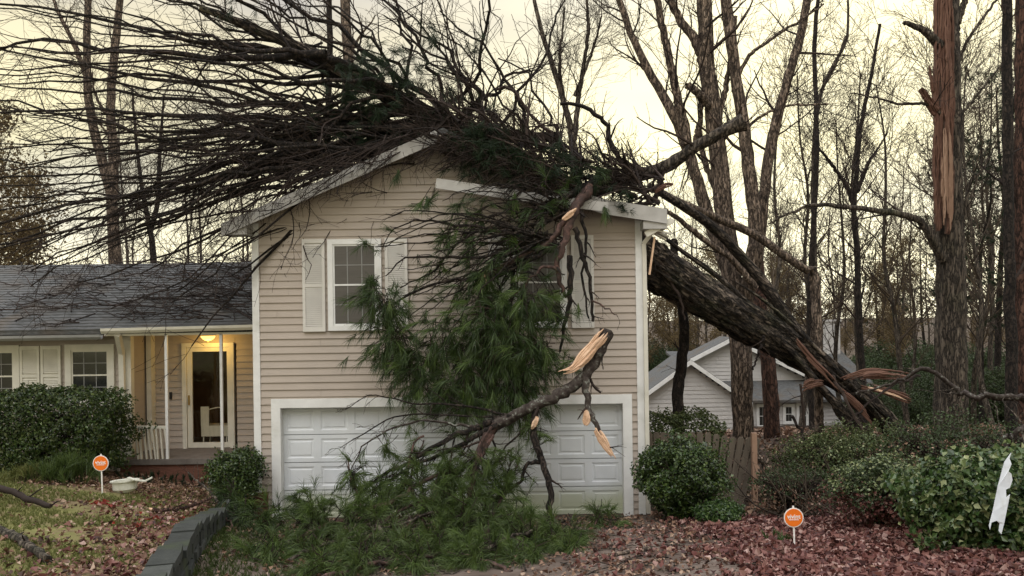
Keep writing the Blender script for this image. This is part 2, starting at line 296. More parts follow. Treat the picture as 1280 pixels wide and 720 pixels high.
M['fence'] = mat('weathered_fence_wood', [(.04, .033, .025), (.10, .082, .062), (.18, .15, .115)], .9, 4, (4, 4, .5), bump=.5, island=.4)
M['orange'] = mat('orange_sign_face', [(.80, .17, .015), (.86, .20, .02)], .5, 3)
M['signwhite'] = mat('white_sign_print', [(.78, .76, .72), (.85, .83, .8)], .5, 3)
M['plastic'] = mat('dirty_white_plastic', [(.50, .50, .42), (.68, .68, .60)], .5, 8)
M['vinylwhite'] = mat('torn_white_vinyl', [(.66, .71, .78), (.78, .83, .88)], .45, 4, second=((.38, .38, .32), 9, .5, .75, .5))
M['deck'] = mat('broken_roof_decking', [(.10, .05, .03), (.17, .09, .06)], .9, 6)

# ================================================================== GROUND
def sheet(name, xs, ys, zf, m, dz=0, mask=None, kind='structure'):
    X, Y = np.meshgrid(xs, ys); Z = zf(X, Y) + dz; nx, ny = len(xs), len(ys)
    v = np.stack([X, Y, Z], -1).reshape(-1, 3); i = (np.arange(ny - 1)[:, None] * nx + np.arange(nx - 1)[None])
    f = np.stack([i, i + 1, i + nx + 1, i + nx], -1).reshape(-1, 4)
    if mask is not None: c = v[f].mean(1); f = f[mask(c[:, 0], c[:, 1])]
    mb = MB(); mb.add(v, f); return tag(mb.build(name, m, smooth=True), kind=kind)
xs = np.r_[np.linspace(-900, -40, 12), np.arange(-35, -6, 1.), np.arange(-6, 9, .25), np.arange(9, 40, 1.), np.linspace(45, 900, 12)]
ys = np.r_[np.arange(-8, 4, 1.), np.arange(4, 21, .25), np.arange(21, 60, 1.5), np.linspace(65, 1400, 14)]
sheet('ground', xs, ys, lambda x, y: zg(x, y) - .45 * (x < -5) * (y > 15), M['soil'])
wallx = lambda y: np.interp(y, WALLP[:, 1], WALLP[:, 0])
# driveway: strip on the ground in front of the garage
u_ = np.linspace(0, 1, 30); ys = np.arange(2.5, 13.98, .25); v = []; f = []
for y in ys:
    xa, xb = wallx(y) + .1, 2.3
    for u in u_: x = xa + (xb - xa) * u; v.append((x, y, float(zg(x, y)) + .006))
for j in range(len(ys) - 1):
    for i in range(29): a = j * 30 + i; f.append((a, a + 1, a + 31, a + 30))
mb = MB(); mb.add(v, f); tag(mb.build('driveway', M['drive'], smooth=True), kind='structure')
# upper lawn, its right edge follows the retaining wall
u_ = np.r_[np.linspace(0, .75, 14), np.linspace(.77, 1, 40)] ; v = []; f = []; ys = np.arange(2.5, 16.8, .25); nu = len(u_)
for y in ys:
    xb = (wallx(y) - .12) if y < 13.95 else -4.55
    for u in u_: x = -34 + (xb + 34) * u; v.append((x, y, float(zl(x, y))))
for j in range(len(ys) - 1):
    for i in range(nu - 1): a = j * nu + i; f.append((a, a + 1, a + nu + 1, a + nu))
mb = MB(); mb.add(v, f); tag(mb.build('lawn', M['lawn'], smooth=True), kind='structure')

# retaining wall of stacked dark blocks
rw = thing('retaining_wall', (-3.7, 9.2, 0), 'low curving retaining wall of dark stone blocks beside the driveway', 'wall')
mbc, mbb = MB(), MB()
d = np.r_[0, np.cumsum(np.linalg.norm(np.diff(WALLP, axis=0), axis=1))]
def wp(s): return np.array([np.interp(s, d, WALLP[:, 0]), np.interp(s, d, WALLP[:, 1])])
def wblock(mb, s0, s1, off0, off1, z0, z1, j=.01):
    a, b = wp(s0), wp(s1); t = (b - a) / np.linalg.norm(b - a); nn = np.array([t[1], -t[0]])
    o = rng.normal(0, j, 2); zz = rng.normal(0, j * .6); pts = []
    for z in (z0, z1 + zz):
        for q, oo in ((a, off0), (a, off1 + o[0]), (b, off1 + o[1]), (b, off0)):
            w = q + nn * oo; pts.append((w[0], w[1], z))
    hexa(mb, pts)
s = 0; top = None
while s < d[-1] - .3:
    l = rng.uniform(.36, .5); m_ = wp(s + l / 2); z = float(zl(m_[0], m_[1])) + .05; z = round(z / .05) * .05
    wblock(mbc, s + .012, s + l - .012, -.15, .085, z - .005, z + .075 + rng.uniform(0, .022), .014)
    s += l
for row in range(6):
    s = -.2 * (row % 2) + .2
    while s < d[-1] - .3:
        l = rng.uniform(.3, .45); m_ = wp(s + l / 2); z1 = round((float(zl(m_[0], m_[1])) + .05) / .05) * .05 - .008 - row * .17; g = float(zg(m_[0], m_[1])) - .1
        if z1 > g: wblock(mbb, s + .006, s + l - .006, -.12, .06 + row * .012, z1 - .16, z1, .012)
        s += l
mbc.build('cap', M['stone'], rw); mbb.build('block_course', M['stone'], rw)

# ================================================================== HOUSE
YF = 14.0
def fx(px, Y=YF, py=400): return at(px, py, Y)[0]
def fz(py, Y=YF, px=560): return at(px, py, Y)[2]
X0, X1 = -4.50, 2.26
EZ = 5.22; AX = -1.13; AZ = 6.62          # eave height, apex (roof underside)
slope = (AZ - EZ) / (AX - X0)
house = thing('house', (AX, YF, 0), 'tan sided two storey house with attached single storey wing and crushed right roof', 'house')
def siding(mb, spans, z0, z1, y, h=.127, lip=.024, nx=0, mi=0):
    z = z0
    while z < z1 - .01:
        zt = min(z + h, z1)
        for sp_ in spans(z, zt):
            a, b = sp_[:2]; a1_, b1_ = sp_[2:] if len(sp_) == 4 else (a, b)
            if b - a < .02: continue
            cuts = sorted(rng.uniform(a1_ + .3, b1_ - .3, rng.integers(0, 3))) if b1_ - a1_ > 2 else []
            A_ = [(a, a1_)] + [(c_ + .0025, c_ + .0025) for c_ in cuts]; B_ = [(c_ - .0025, c_ - .0025) for c_ in cuts] + [(b, b1_)]
            for (p0_, p1_), (q0_, q1_) in zip(A_, B_):
                j_ = lip + rng.uniform(-.003, .004); v = [(p0_, y - j_, z), (q0_, y - j_, z), (q1_, y - .002, zt), (p1_, y - .002, zt), (p0_, y, z), (q0_, y, z)]
                mb.add(v, [(0, 1, 2, 3), (4, 5, 1, 0)], mi)
        z = zt
GX0, GX1 = fx(352, 14, 570), fx(779, 14, 570); GZ1 = fz(507); 
print('garage', GX0, GX1, GZ1)
def sag(x):      # underside of the roof along the gable; the right half is pushed in by the trunk
    if x <= AX: return AZ - (AX - x) * slope
    t = (x - AX) / (X1 - AX)
    return np.interp(t, [0, .22, .45, .7, 1], [AZ, 6.24, 5.78, 5.45, EZ])
def gspan(z, zt):
    sp = [(X0, X1)]
    if z < GZ1 - .01: sp = [(X0, GX0 - .02), (GX1 + .02, X1)]
    if zt > EZ:
        xx = np.linspace(AX, X1, 90); e2 = []
        for zz in (z, min(zt, AZ)):
            ok = [x for x in xx if sag(x) + .02 >= zz]; e2 += [max(X0, AX - (AZ + .02 - zz) / slope), ok[-1] if ok else AX]
        sp = [tuple(e2)]
    return sp
mb = MB(); siding(mb, gspan, 0, AZ - .02, YF); mb.add([(X0, YF + .004, GZ1 + .1), (X1, YF + .004, GZ1 + .1), (X1, YF + .004, EZ), (X0, YF + .004, EZ)], [(0, 1, 2, 3)]); mb.add([(X0, YF + .004, EZ), (AX + .3, YF + .004, EZ), (AX, YF + .004, AZ - .1)], [(0, 1, 2)])
# wall body behind the courses: sides and back; garage recess left open
for x, s_ in ((X0, 1), (X1, -1)): box(mb, min(x, x + s_ * .08), max(x, x + s_ * .08), YF + .01, YF + 8, -.3, EZ)
box(mb, X0 + .1, X1 - .1, YF + 7.9, YF + 8, -.3, EZ)
mb.build('gable_wall', M['siding'], house)
for q_ in ((-4.29, GX0 - .18, YF - .03, YF + .1, -.3, .02), (GX1 + .18, X1 - .02, YF - .03, YF + .1, -.3, .02), (-4.54, -4.3, YF - .05, YF + .1, -.3, .5)): mb = MB(); box(mb, *q_); mb.build('foundation', M['brick'], house)
mb = MB(); box(mb, X0 - .03, X0 + .09, YF - .035, YF + .1, .02, EZ - .02); box(mb, X1 - .09, X1 + .03, YF - .035, YF + .1, .02, EZ - .02)
mb.build('corner_board', M['white'], house)
# garage door
gt = MB(); tw = .16
box(gt, GX0 - tw, GX0, YF - .045, YF + .2, -.02, GZ1 + .16); box(gt, GX1, GX1 + tw, YF - .045, YF + .2, -.02, GZ1 + .16)
box(gt, GX0, GX1, YF - .042, YF + .2, GZ1, GZ1 + .157)
gt.build('garage_door_frame', M['white'], house)
gd = MB(); GD = YF + .14; rows, cols = 4, 10; gh = (GZ1 - 0.0) / rows; gw = (GX1 - GX0) / cols
for r in range(rows):
    z0 = r * gh; z1 = z0 + gh
    box(gd, GX0 + .004, GX1 - .004, GD + .012, GD + .04, z0 + .006, z1 - .006)
    for c in range(cols):
        a, b = GX0 + c * gw + .06, GX0 + (c + 1) * gw - .06; c0, c1 = z0 + .075, z1 - .075
        # rails and stiles stand proud round a bevelled field
        for k, (o1, o2, y1, y2) in enumerate(((0, .035, -.0, .02), (.035, .06, .02, .004))):
            A = [(a + o1, c0 + o1), (b - o1, c0 + o1), (b - o1, c1 - o1), (a + o1, c1 - o1)]; B = [(a + o2, c0 + o2), (b - o2, c0 + o2), (b - o2, c1 - o2), (a + o2, c1 - o2)]
            v = [(x, GD + y1, z) for x, z in A] + [(x, GD + y2, z) for x, z in B]; gd.add(v, [(i, (i + 1) % 4, (i + 1) % 4 + 4, i + 4) for i in range(4)])
        gd.add([(a + .06, GD + .004, c0 + .06), (b - .06, GD + .004, c0 + .06), (b - .06, GD + .004, c1 - .06), (a + .06, GD + .004, c1 - .06)], [(0, 1, 2, 3)])
        # flat surround
        L0, L1 = GX0 + c * gw, GX0 + (c + 1) * gw; A = [(L0, z0 + .006), (L1, z0 + .006), (L1, z1 - .006), (L0, z1 - .006)]; B = [(a, c0), (b, c0), (b, c1), (a, c1)]
        v = [(x, GD, z) for x, z in A] + [(x, GD, z) for x, z in B]; gd.add(v, [(i, (i + 1) % 4, (i + 1) % 4 + 4, i + 4) for i in range(4)])
g_ = gd.build('garage_door', M['garage'], house)
mb = MB(); box(mb, GX0, GX1, GD + .05, GD + .06, 0, GZ1); mb.build('door_backing', M['black'], g_)  # black sheet behind the whole door, visible through the section gaps
# roof planes of the gable block
def roofslab(mb, prof, y0, y1, th=.09, ny=1):
    for (xa, za), (xb, zb) in zip(prof[:-1], prof[1:]):
        hexa(mb, [(xa, y0, za), (xb, y0, zb), (xb, y1, zb), (xa, y1, za), (xa, y0, za + th), (xb, y0, zb + th), (xb, y1, zb + th), (xa, y1, za + th)])
YR0 = YF - .38
rl = MB(); xe = X0 - .42
roofslab(rl, [(xe, EZ - .42 * slope + .03), (AX, AZ + .03)], YR0, YF + 8.3)
rr_ = [(AX, AZ + .03)] + [(AX + t * (X1 - AX), sag(AX + t * (X1 - AX)) + .03) for t in (.22, .45, .7, .85)] + [(X1 + .4, EZ - .07)]
roofslab(rl, rr_, YR0, YF + 8.3)
roof = rl.build('roof', M['shingle'], house)
fa = MB()
def rake(mb, prof, y, hgt=.17, th=.03):
    for (xa, za), (xb, zb) in zip(prof[:-1], prof[1:]):
        hexa(mb, [(xa, y - th, za - hgt), (xb, y - th, zb - hgt), (xb, y, zb - hgt), (xa, y, za - hgt), (xa, y - th, za + .05), (xb, y - th, zb + .05), (xb, y, zb + .05), (xa, y, za + .05)])
rake(fa, [(xe, EZ - .42 * slope + .06), (AX - .1, AZ + .03)], YR0 - .003); fa.build('rake_fascia', M['fascia'], house); fa = MB()
rake(fa, [(AX + .55 * (X1 - AX), 5.72), (AX + .8 * (X1 - AX), 5.43), (X1 + .4, EZ + .03)], YR0 - .003, .2)
# box returns at both eaves
for xa, xb in ((xe, X0), (X1, X1 + .4)):
    ret = MB(); hexa(ret, [(xa, YR0, EZ - .25), (xb, YR0, EZ - .25), (xb, YF + .02, EZ - .25), (xa, YF + .02, EZ - .25), (xa, YR0, EZ - .12), (xb, YR0, EZ - .05 if xa < 0 else EZ - .12), (xb, YF + .02, EZ - .05), (xa, YF + .02, EZ - .12)])
    ret.build('eave_return', M['fascia'], house)
fasc = fa.build('rake_fascia', M['fascia'], house)
sf = MB()
hexa(sf, [(xe, YR0, EZ - .42 * slope - .03), (AX, YR0, AZ - .03), (AX, YF - .02, AZ - .03), (xe, YF - .02, EZ - .42 * slope - .03), (xe, YR0, EZ - .42 * slope + .02), (AX, YR0, AZ + .02), (AX, YF - .02, AZ + .02), (xe, YF - .02, EZ - .42 * slope + .02)])
sf.build('soffit', M['soffit'], house)
dk = MB()
for k in range(7):
    x = AX + .5 + k * .25; z = sag(x) + .1
    bar(dk, (x, YR0 + .12, z - .06), (x + .3 + rng.uniform(0, .2), YR0 + .02 + rng.uniform(0, .2), z - .15 + rng.uniform(-.08, .05)), .14, .02)
d_ = dk.build('roof_decking', M['deck'], house); tag(d_, 'snapped brown roof decking boards under the debris')
# displaced fascia board hanging in front of the gable
bd = MB(); a, b = at(545, 229, 13.45), at(702, 252, 13.4); bar(bd, a, b, .03, .17)
b_ = at(760, 259, 13.42); bar(bd, b, b_, .03, .16); o = bd.build('loose_fascia', M['fascia'], house); tag(o, 'white rake board torn loose and hanging across the gable')
# windows
def window(root, x0, x1, z0, z1, y, glass, tr=.09, cols=3, rows=2, trim='white', sash=True):
    f = MB(); w = tr
    box(f, x0 - w, x0, y - .05, y + .03, z0 - w, z1 + w); box(f, x1, x1 + w, y - .05, y + .03, z0 - w, z1 + w)
    box(f, x0, x1, y - .048, y + .03, z1, z1 + w); box(f, x0, x1, y - .048, y + .03, z0 - w, z0)
    f = f.build('window', M[trim], root)
    s_ = MB(); zm = (z0 + z1) / 2; t = .03
    for a, b, c, e_ in ((x0, x0 + t, z0, z1), (x1 - t, x1, z0, z1), (x0 + t, x1 - t, z0, z0 + t), (x0 + t, x1 - t, z1 - t, z1), (x0 + t, x1 - t, zm - t / 2, zm + t / 2)): box(s_, a, b, y - .03, y + .02, c, e_)
    s_.build('sash', M[trim], f)
    g = MB(); g.add([(x0, y - .018, z0), (x1, y - .018, z0), (x1, y - .018, z1), (x0, y - .018, z1)], [(0, 1, 2, 3)]); g.build('pane', M[glass], f)
    m = MB()
    for za, zb in ((z0 + t, zm - t / 2), (zm + t / 2, z1 - t)):
        for c in range(1, cols): x = x0 + (x1 - x0) * c / cols; box(m, x - .008, x + .008, y - .023, y - .019, za, zb)
        for r in range(1, rows): z = za + (zb - za) * r / rows; box(m, x0 + t, x1 - t, y - .0245, y - .0205, z - .008, z + .008)
    m.build('muntin_grid', M['muntin'], f)
    return f
def shutter(root, x0, x1, z0, z1, y, m='shutter'):
    s_ = MB(); w = .05
    box(s_, x0, x0 + w, y - .045, y - .005, z0, z1); box(s_, x1 - w, x1, y - .045, y - .005, z0, z1)
    zm = (z0 + z1) / 2
    for a, b in ((z0, z0 + .09), (z1 - .07, z1), (zm - .03, zm + .03)): box(s_, x0 + w, x1 - w, y - .043, y - .005, a, b)
    z = z0 + .1
    while z < z1 - .09:
        if abs(z - zm + .01) > .045: s_.add([(x0 + w, y - .04, z), (x1 - w, y - .04, z), (x1 - w, y - .018, z + .034), (x0 + w, y - .018, z + .034)], [(0, 1, 2, 3)])
        z += .034
    s_.add([(x0 + w, y - .012, z0), (x1 - w, y - .012, z0), (x1 - w, y - .012, z1), (x0 + w, y - .012, z1)], [(0, 1, 2, 3)])
    return s_.build('shutter', M[m], root)
wz0, wz1 = fz(405), fz(304)
window(house, fx(417, 14, 350), fx(471, 14, 350), wz0, wz1, YF - .02, 'blind')
window(house, fx(648, 14, 350), fx(702, 14, 350), wz0, wz1, YF - .02, 'blind')
for a, b in ((379, 407), (482, 510), (611, 638), (714, 742)): shutter(house, fx(a, 14, 350), fx(b, 14, 350), wz0 - .1, wz1 + .1, YF - .02)
# right side downspout and broken gutter end
def pipe(mb, pts, w=.07, h=.05):
    for a, b in zip(pts[:-1], pts[1:]): bar(mb, a, b, w, h, up=(0, 1, 0.01))
ds = MB(); pipe(ds, [(X1 + .07, YF - .06, .05), (X1 + .06, YF - .06, 4.55), (X1 + .05, YF - .08, 4.75), (X1 + .2, YF - .18, 4.95), (X1 + .55, YF - .25, 5.12)]); ds.build('downspout', M['cream'], house)
gu = MB()
for k in range(3): bar(gu, (X1 + .02 + k * .12, YF - .3, 5.0 - k * .03), (X1 + .5 + k * .05, YF + .3, 4.85 + k * .05), .04, .03)
bar(gu, (X1 + .05, YF - .3, 4.88), (X1 + .5, YF - .34, 5.12), .04, .1); o = gu.build('eave_framing', M['cream'], house); tag(o, 'splintered eave framing exposed at the right corner')
sp = MB(); bar(sp, (X1 + .12, YF - .2, 4.2), (X1 + .22, YF - .2, 4.85), .05, .03); sp.build('torn_board', M['wood'], house)

# ---- left wing with porch
YW, YP, YE = 15.8, 16.6, 15.3
wx = lambda px, Y=YW, py=470: at(px, py, Y)[0]
WXP = wx(163)                                  # end of the front wall, start of the porch recess
PF = at(250, 560, YP)[2]; print('porch floor', PF)
CE = at(200, 418, YE)[2]
mb = MB(); zs = .45
siding(mb, lambda z, zt: [(-17, WXP)], zs, CE + .15, YW)
siding(mb, lambda z, zt: [(WXP, wx(233, YP) - .05), (wx(293, YP) + .05, X0)] if z < PF + 2.14 else [(WXP, X0)], PF, CE + .1, YP)
box(mb, WXP - .1, WXP, YW + .01, YP + .1, zs, CE + .15)
box(mb, -17, X0, 22, 22.1, 0, CE + .1); box(mb, -17.1, -17, YW, 22, 0, CE + .1)
mb.build('wing_wall', M['siding'], house)
mb = MB(); box(mb, WXP - .16, WXP + .03, YW - .04, YW + .1, .45, CE + .1); box(mb, WXP + .04, WXP + .14, YW + .6, YP + .0, PF, CE + .1); mb.build('porch_corner_board', M['cream'], house)
# wing roof
WRY, EYZ = 19.2, at(80, 418, YE)[2]; RZ = at(160, 334, WRY)[2]; print('wing roof', EYZ, RZ)
mb = MB()
for ya, za, yb, zb in ((YE, EYZ, WRY, RZ), (WRY, RZ, 23, EYZ)):
    hexa(mb, [(-17.4, ya, za), (X0 - .01, ya, za), (X0 - .01, yb, zb), (-17.4, yb, zb), (-17.4, ya, za + .08), (X0 - .01, ya, za + .08), (X0 - .01, yb, zb + .08), (-17.4, yb, zb + .08)])
# shingle courses as shallow steps
n_ = 26
for k in range(n_):
    t0, t1 = k / n_, (k + 1) / n_; ya, yb = YE + (WRY - YE) * t0, YE + (WRY - YE) * t1; za, zb = EYZ + (RZ - EYZ) * t0, EYZ + (RZ - EYZ) * t1
    x = -17.4 + (k % 2) * .17
    mb.add([(-17.4, ya - .01, za + .096), (X0 - .01, ya - .01, za + .096), (X0 - .01, yb, zb + .084), (-17.4, yb, zb + .084), (-17.4, ya - .01, za + .08), (X0 - .01, ya - .01, za + .08)], [(0, 1, 2, 3), (4, 5, 1, 0)])
mb.build('wing_roof', M['shingle'], house)
mb = MB()   # gable infill and ridge cap not seen; ceiling of the porch
box(mb, WXP, X0, YE + .12, YP, CE - .0, CE + .03); mb.build('porch_ceiling', M['cream'], house)
mb = MB(); box(mb, -17.4, WXP - .2, YE + .02, YW, EYZ - .05, EYZ - .02); mb.build('wing_soffit', M['deck'], house)
mb = MB(); gx = WXP - .25
def gutter(mb, xa, xb, y, za, zb):
    pr = [(0, .1), (-.02, .0), (-.09, 0), (-.13, .05), (-.13, .1), (-.115, .1), (-.115, .055), (-.085, .015), (-.03, .015)]
    n = len(pr); v = [(xa, y + a, za + b) for a, b in pr] + [(xb, y + a, zb + b) for a, b in pr]
    mb.add(v, [(i, (i + 1) % n, (i + 1) % n + n, i + n) for i in range(n)]); mb.add(v, [list(range(n))]); mb.add(v, [list(range(n, 2 * n))[::-1]])
a, b = at(148, 413, YE), at(320, 408, YE)
gutter(mb, gx, X0 - .02, YE - .02, a[2] - .06, b[2] - .06)
box(mb, gx, X0 - .02, YE, YE + .12, CE - .02, CE + .13)
mb.build('porch_gutter', M['cream'], house)
mb = MB(); a, b = at(-60, 420, YE), at(140, 421, YE); gutter(mb, -17.4, gx - .03, YE + .02, b[2] - .08, b[2] - .05); mb.build('wing_gutter', M['muntin'], house)
mb = MB(); pipe(mb, [tuple(at(147, 418, YE - .05)), tuple(at(152, 442, YW - .1)), tuple(at(153, 480, YW - .1)), tuple(at(154, 530, YW - .1))], .1, .08); mb.build('wing_downspout', M['cream'], house)
zw0, zw1 = at(100, 500, YW)[2], at(100, 438, YW)[2]
window(house, wx(91), wx(137), zw0, zw1, YW - .02, 'glass', .12, trim='cream')
window(house, wx(-28), wx(19), zw0, zw1, YW - .02, 'glass', .12, trim='cream')
for a, b in ((27, 51.5), (53, 78)): shutter(house, wx(a), wx(b), zw0 - .1, zw1 + .1, YW - .02, 'cream')
# porch floor, posts, railing
mb = MB(); box(mb, WXP, X0 - .001, YE - .05, YP + 1.8, PF - .1, PF); mb.build('porch_floor', M['concrete'], house)
mb = MB(); box(mb, WXP + .02, X0 - .003, YE, YP, .2, PF - .1); mb.build('porch_base', M['brick'], house)
for px_ in (209, 277.5):
    mb = MB(); x = wx(px_, YE + .05); box(mb, x - .025, x + .025, YE, YE + .05, PF if px_ > 250 else PF - .1, CE); mb.build('porch_post', M['white'], house)
mb = MB(); xa, xb = wx(167, YE), wx(209, YE)
bar(mb, (xa, YE + .03, PF + .62), (xb, YE + .03, PF + .60), .05, .05)
rail = mb.build('railing', M['cream'], house)
for k in range(8):
    mb = MB(); x = xa + (xb - xa - .05) * k / 7.3; j = rng.uniform(-.03, .03)
    bar(mb, (x + .05 + j, YE + .03, PF - .08), (x, YE + .03, PF + .6), .03, .045, up=(0, 1, 0)); mb.build('baluster', M['cream'], rail)
# storm door
dx0, dx1 = wx(237, YP, 500), wx(286, YP, 500); dz1 = PF + 2.05
mb = MB()
for a, b, c, e_ in ((dx0 - .13, dx0 - .04, PF, dz1 + .13), (dx1 + .04, dx1 + .13, PF, dz1 + .13)): box(mb, a, b, YP - .06, YP + .05, c, e_)
box(mb, dx0 - .04, dx1 + .04, YP - .058, YP + .05, dz1 + .04, dz1 + .13); mb.build('door_frame', M['cream'], house)
mb = MB(); t = .07
box(mb, dx0 - .035, dx0 + t, YP - .03, YP + .01, PF + .01, dz1 + .035); box(mb, dx1 - .02, dx1 + .035, YP - .03, YP + .01, PF + .01, dz1 + .035)
box(mb, dx0 + t, dx1 - .02, YP - .03, YP + .01, PF + .01, PF + .12); box(mb, dx0 + t, dx1 - .02, YP - .03, YP + .01, dz1 - .05, dz1 + .035)
sdoor = mb.build('storm_door', M['cream'], house)
mb = MB(); mb.add([(dx0 + t, YP - .01, PF + .12), (dx1 - .02, YP - .01, PF + .12), (dx1 - .02, YP - .01, dz1 - .05), (dx0 + t, YP - .01, dz1 - .05)], [(0, 1, 2, 3)]); mb.build('pane', M['clear'], sdoor)
mb = MB(); box(mb, dx0 - .01, dx0 + .02, YP - .06, YP - .032, PF + .9, PF + 1.1); mb.build('handle', M['brass'], sdoor)
mb = MB()      # room behind the storm door
xa, xb = dx0 - .6, dx1 + .5
for q in ([(xa, YP + 1.6, PF), (xb, YP + 1.6, PF), (xb, YP + 1.6, dz1 + .2), (xa, YP + 1.6, dz1 + .2)], [(xa, YP + .06, PF), (xa, YP + 1.6, PF), (xa, YP + 1.6, dz1 + .2), (xa, YP + .06, dz1 + .2)],
          [(xb, YP + .06, PF), (xb, YP + 1.6, PF), (xb, YP + 1.6, dz1 + .2), (xb, YP + .06, dz1 + .2)], [(xa, YP + .06, dz1 + .2), (xb, YP + .06, dz1 + .2), (xb, YP + 1.6, dz1 + .2), (xa, YP + 1.6, dz1 + .2)]): mb.add(q, [(0, 1, 2, 3)])
mb.build('hallway', M['room'], house)
mb = MB(); x = wx(214, YP); box(mb, x - .025, x + .025, YP - .05, YP - .016, PF + 1.03, PF + 1.17); mb.build('doorbell', M['black'], house)
# porch light: brass ring, glass bowl, lit
lx, lz = at(260, 419, YP - .45)[0], CE
mb = MB(); pr = [(.09, 0), (.10, -.02), (.13, -.03)]; n = 20
def lathe(mb, c, prof, n=20, mi=0):
    v = [(c[0] + r * math.cos(2 * math.pi * k / n), c[1] + r * math.sin(2 * math.pi * k / n), c[2] + z) for r, z in prof for k in range(n)]
    mb.add(v, [(j * n + k, j * n + (k + 1) % n, (j + 1) * n + (k + 1) % n, (j + 1) * n + k) for j in range(len(prof) - 1) for k in range(n)], mi)
lathe(mb, (lx, YP - .45, lz), [(.001, 0), (.10, -.005), (.11, -.03), (.15, -.035), (.15, -.05), (.12, -.05)]); pl = mb.build('porch_light', M['brass'], house)
mb = MB(); lathe(mb, (lx, YP - .45, lz), [(.14, -.05), (.135, -.08), (.10, -.12), (.05, -.145), (.001, -.15)]); mb.build('lamp_shade', M['lamp'], pl, smooth=True)
mb = MB(); lathe(mb, (lx, YP - .45, lz), [(.014, -.145), (.018, -.16), (.001, -.18)], 8); mb.build('finial', M['brass'], pl)
ll = bpy.data.lights.new('porch_bulb', 'POINT'); ll.energy = 8; ll.color = (1, .62, .16); ll.shadow_soft_size = .1
lo = bpy.data.objects.new('porch_bulb', ll); C.objects.link(lo); lo.location = (lx, YP - .42, lz - .24)
# cream chair just inside the glass door
cx_, cy_ = (dx0 + dx1) / 2 + .03, YP + .35
ch = thing('chair', (cx_, cy_, PF), 'cream metal armchair seen low behind the glass of the storm door', 'chair')
mb = MB(); box(mb, cx_ - .26, cx_ + .3, cy_ - .2, cy_ + .25, PF + .4, PF + .44); box(mb, cx_ - .26, cx_ + .3, cy_ - .21, cy_ - .2, PF + .22, PF + .44); mb.build('seat', M['chair'], ch)
mb = MB(); box(mb, cx_ - .27, cx_ - .1, cy_ - .2, cy_ - .17, PF + .44, PF + .84); mb.build('backrest', M['chair'], ch)
mb = MB(); limb(mb, np.array([(cx_ - .1, cy_ - .2, PF + .78), (cx_ + .12, cy_ - .2, PF + .82), (cx_ + .2, cy_ - .2, PF + .74), (cx_ + .17, cy_ - .2, PF + .56)]), .012, .012, 12, 6, 0); mb.build('armrest', M['chair'], ch)
for i_, j_ in ((-1, -1), (1, -1), (-1, 1), (1, 1)):
    mb = MB(); bar(mb, (cx_ + .02 + i_ * .24, cy_ + j_ * .18, PF), (cx_ + .02 + i_ * .24, cy_ + j_ * .18, PF + .4), .025, .025, up=(0, 1, 0)); mb.build('leg', M['chair'], ch)

# ================================================================== NEIGHBOUR HOUSE
nb = thing('neighbour_house', tuple(at(900, 560, 40)), 'grey sided one storey house seen behind the wooden fence', 'house')
NY = 38.
q = lambda px, py, Y=NY: (at(px, py, Y)[0], at(px, py, Y)[2])
gz_ = -3.2
mb = MB()
def gabl(xL, xR, xa, ze, za, Y):
    def sp(z, zt):
        if zt <= ze: return [(xL, xR)]
        t = (zt - ze) / (za - ze); return [(xL + (xa - xL) * t, xR + (xa - xR) * t)] if t < 1 else []
    return sp
(g0, ez), (ga, az), (g1, _) = q(790, 500), q(861, 452), q(928, 500)
g0 = 2 * ga - g1; siding(mb, gabl(g0, g1, ga, ez, az, NY), gz_, az, NY, h=.2, lip=.03)
box(mb, g0, g1, NY + .01, NY + 7, gz_, ez)
rx0, rz = q(1050, 500, NY + 2.5)
(h0, hz), (ha, haz), (h1, _) = q(800, 484, NY + 4), q(912, 424, NY + 4), q(1030, 484, NY + 4)
slh = (haz - hz) / (h1 - ha)
def hsp(z, zt): return [(ha - 1.9, h1)] if zt <= hz else [(max(ha - 1.9, ha - (haz - zt) / slh), ha + (haz - zt) / slh)] if zt < haz else []
siding(mb, hsp, gz_, haz, NY + 4, h=.2, lip=.03)
wy = NY + 2.4; (w0, wz), (w1, _) = q(924, 503, wy), q(1062, 503, wy)
siding(mb, lambda z, zt: [(w0, w1)], gz_, wz, wy, h=.2, lip=.03)
mb.build('wall', M['siding2'], nb)
mb = MB()
def groof(mb, xL, xR, xa, ze, za, y0, y1, ov=.35, th=.12):
    for x, s_ in ((xL, -1), (xR, 1)):
        sl_ = (za - ze) / abs(xa - x); xo = x + s_ * ov; zo = ze - ov * sl_
        hexa(mb, [(xo, y0, zo), (xa, y0, za), (xa, y1, za), (xo, y1, zo), (xo, y0, zo + th), (xa, y0, za + th), (xa, y1, za + th), (xo, y1, zo + th)])
groof(mb, g0, g1, ga, ez, az, NY - .4, NY + 4.1); 
for x, s_ in ((ha - 1.9, -1), (h1, 1)):
    xo = x + s_ * .35; zo = haz - abs(xo - ha) * slh
    hexa(mb, [(xo, NY + 3.6, zo), (ha, NY + 3.6, haz), (ha, NY + 6, haz), (xo, NY + 6, zo), (xo, NY + 3.6, zo + .12), (ha, NY + 3.6, haz + .12), (ha, NY + 6, haz + .12), (xo, NY + 6, zo + .12)])
hexa(mb, [(g1 - .3, wy - .4, wz), (w1 + .3, wy - .4, wz), (w1 + .3, wy + 5, wz + 2.3), (g1 - 2.2, wy + 5, wz + 2.3), (g1 - .3, wy - .4, wz + .12), (w1 + .3, wy - .4, wz + .12), (w1 + .3, wy + 5, wz + 2.42), (g1 - 2.2, wy + 5, wz + 2.42)])
(r0, rz0), (r1, rz1) = q(1000, 500, NY + 6), q(1110, 485, NY + 6)
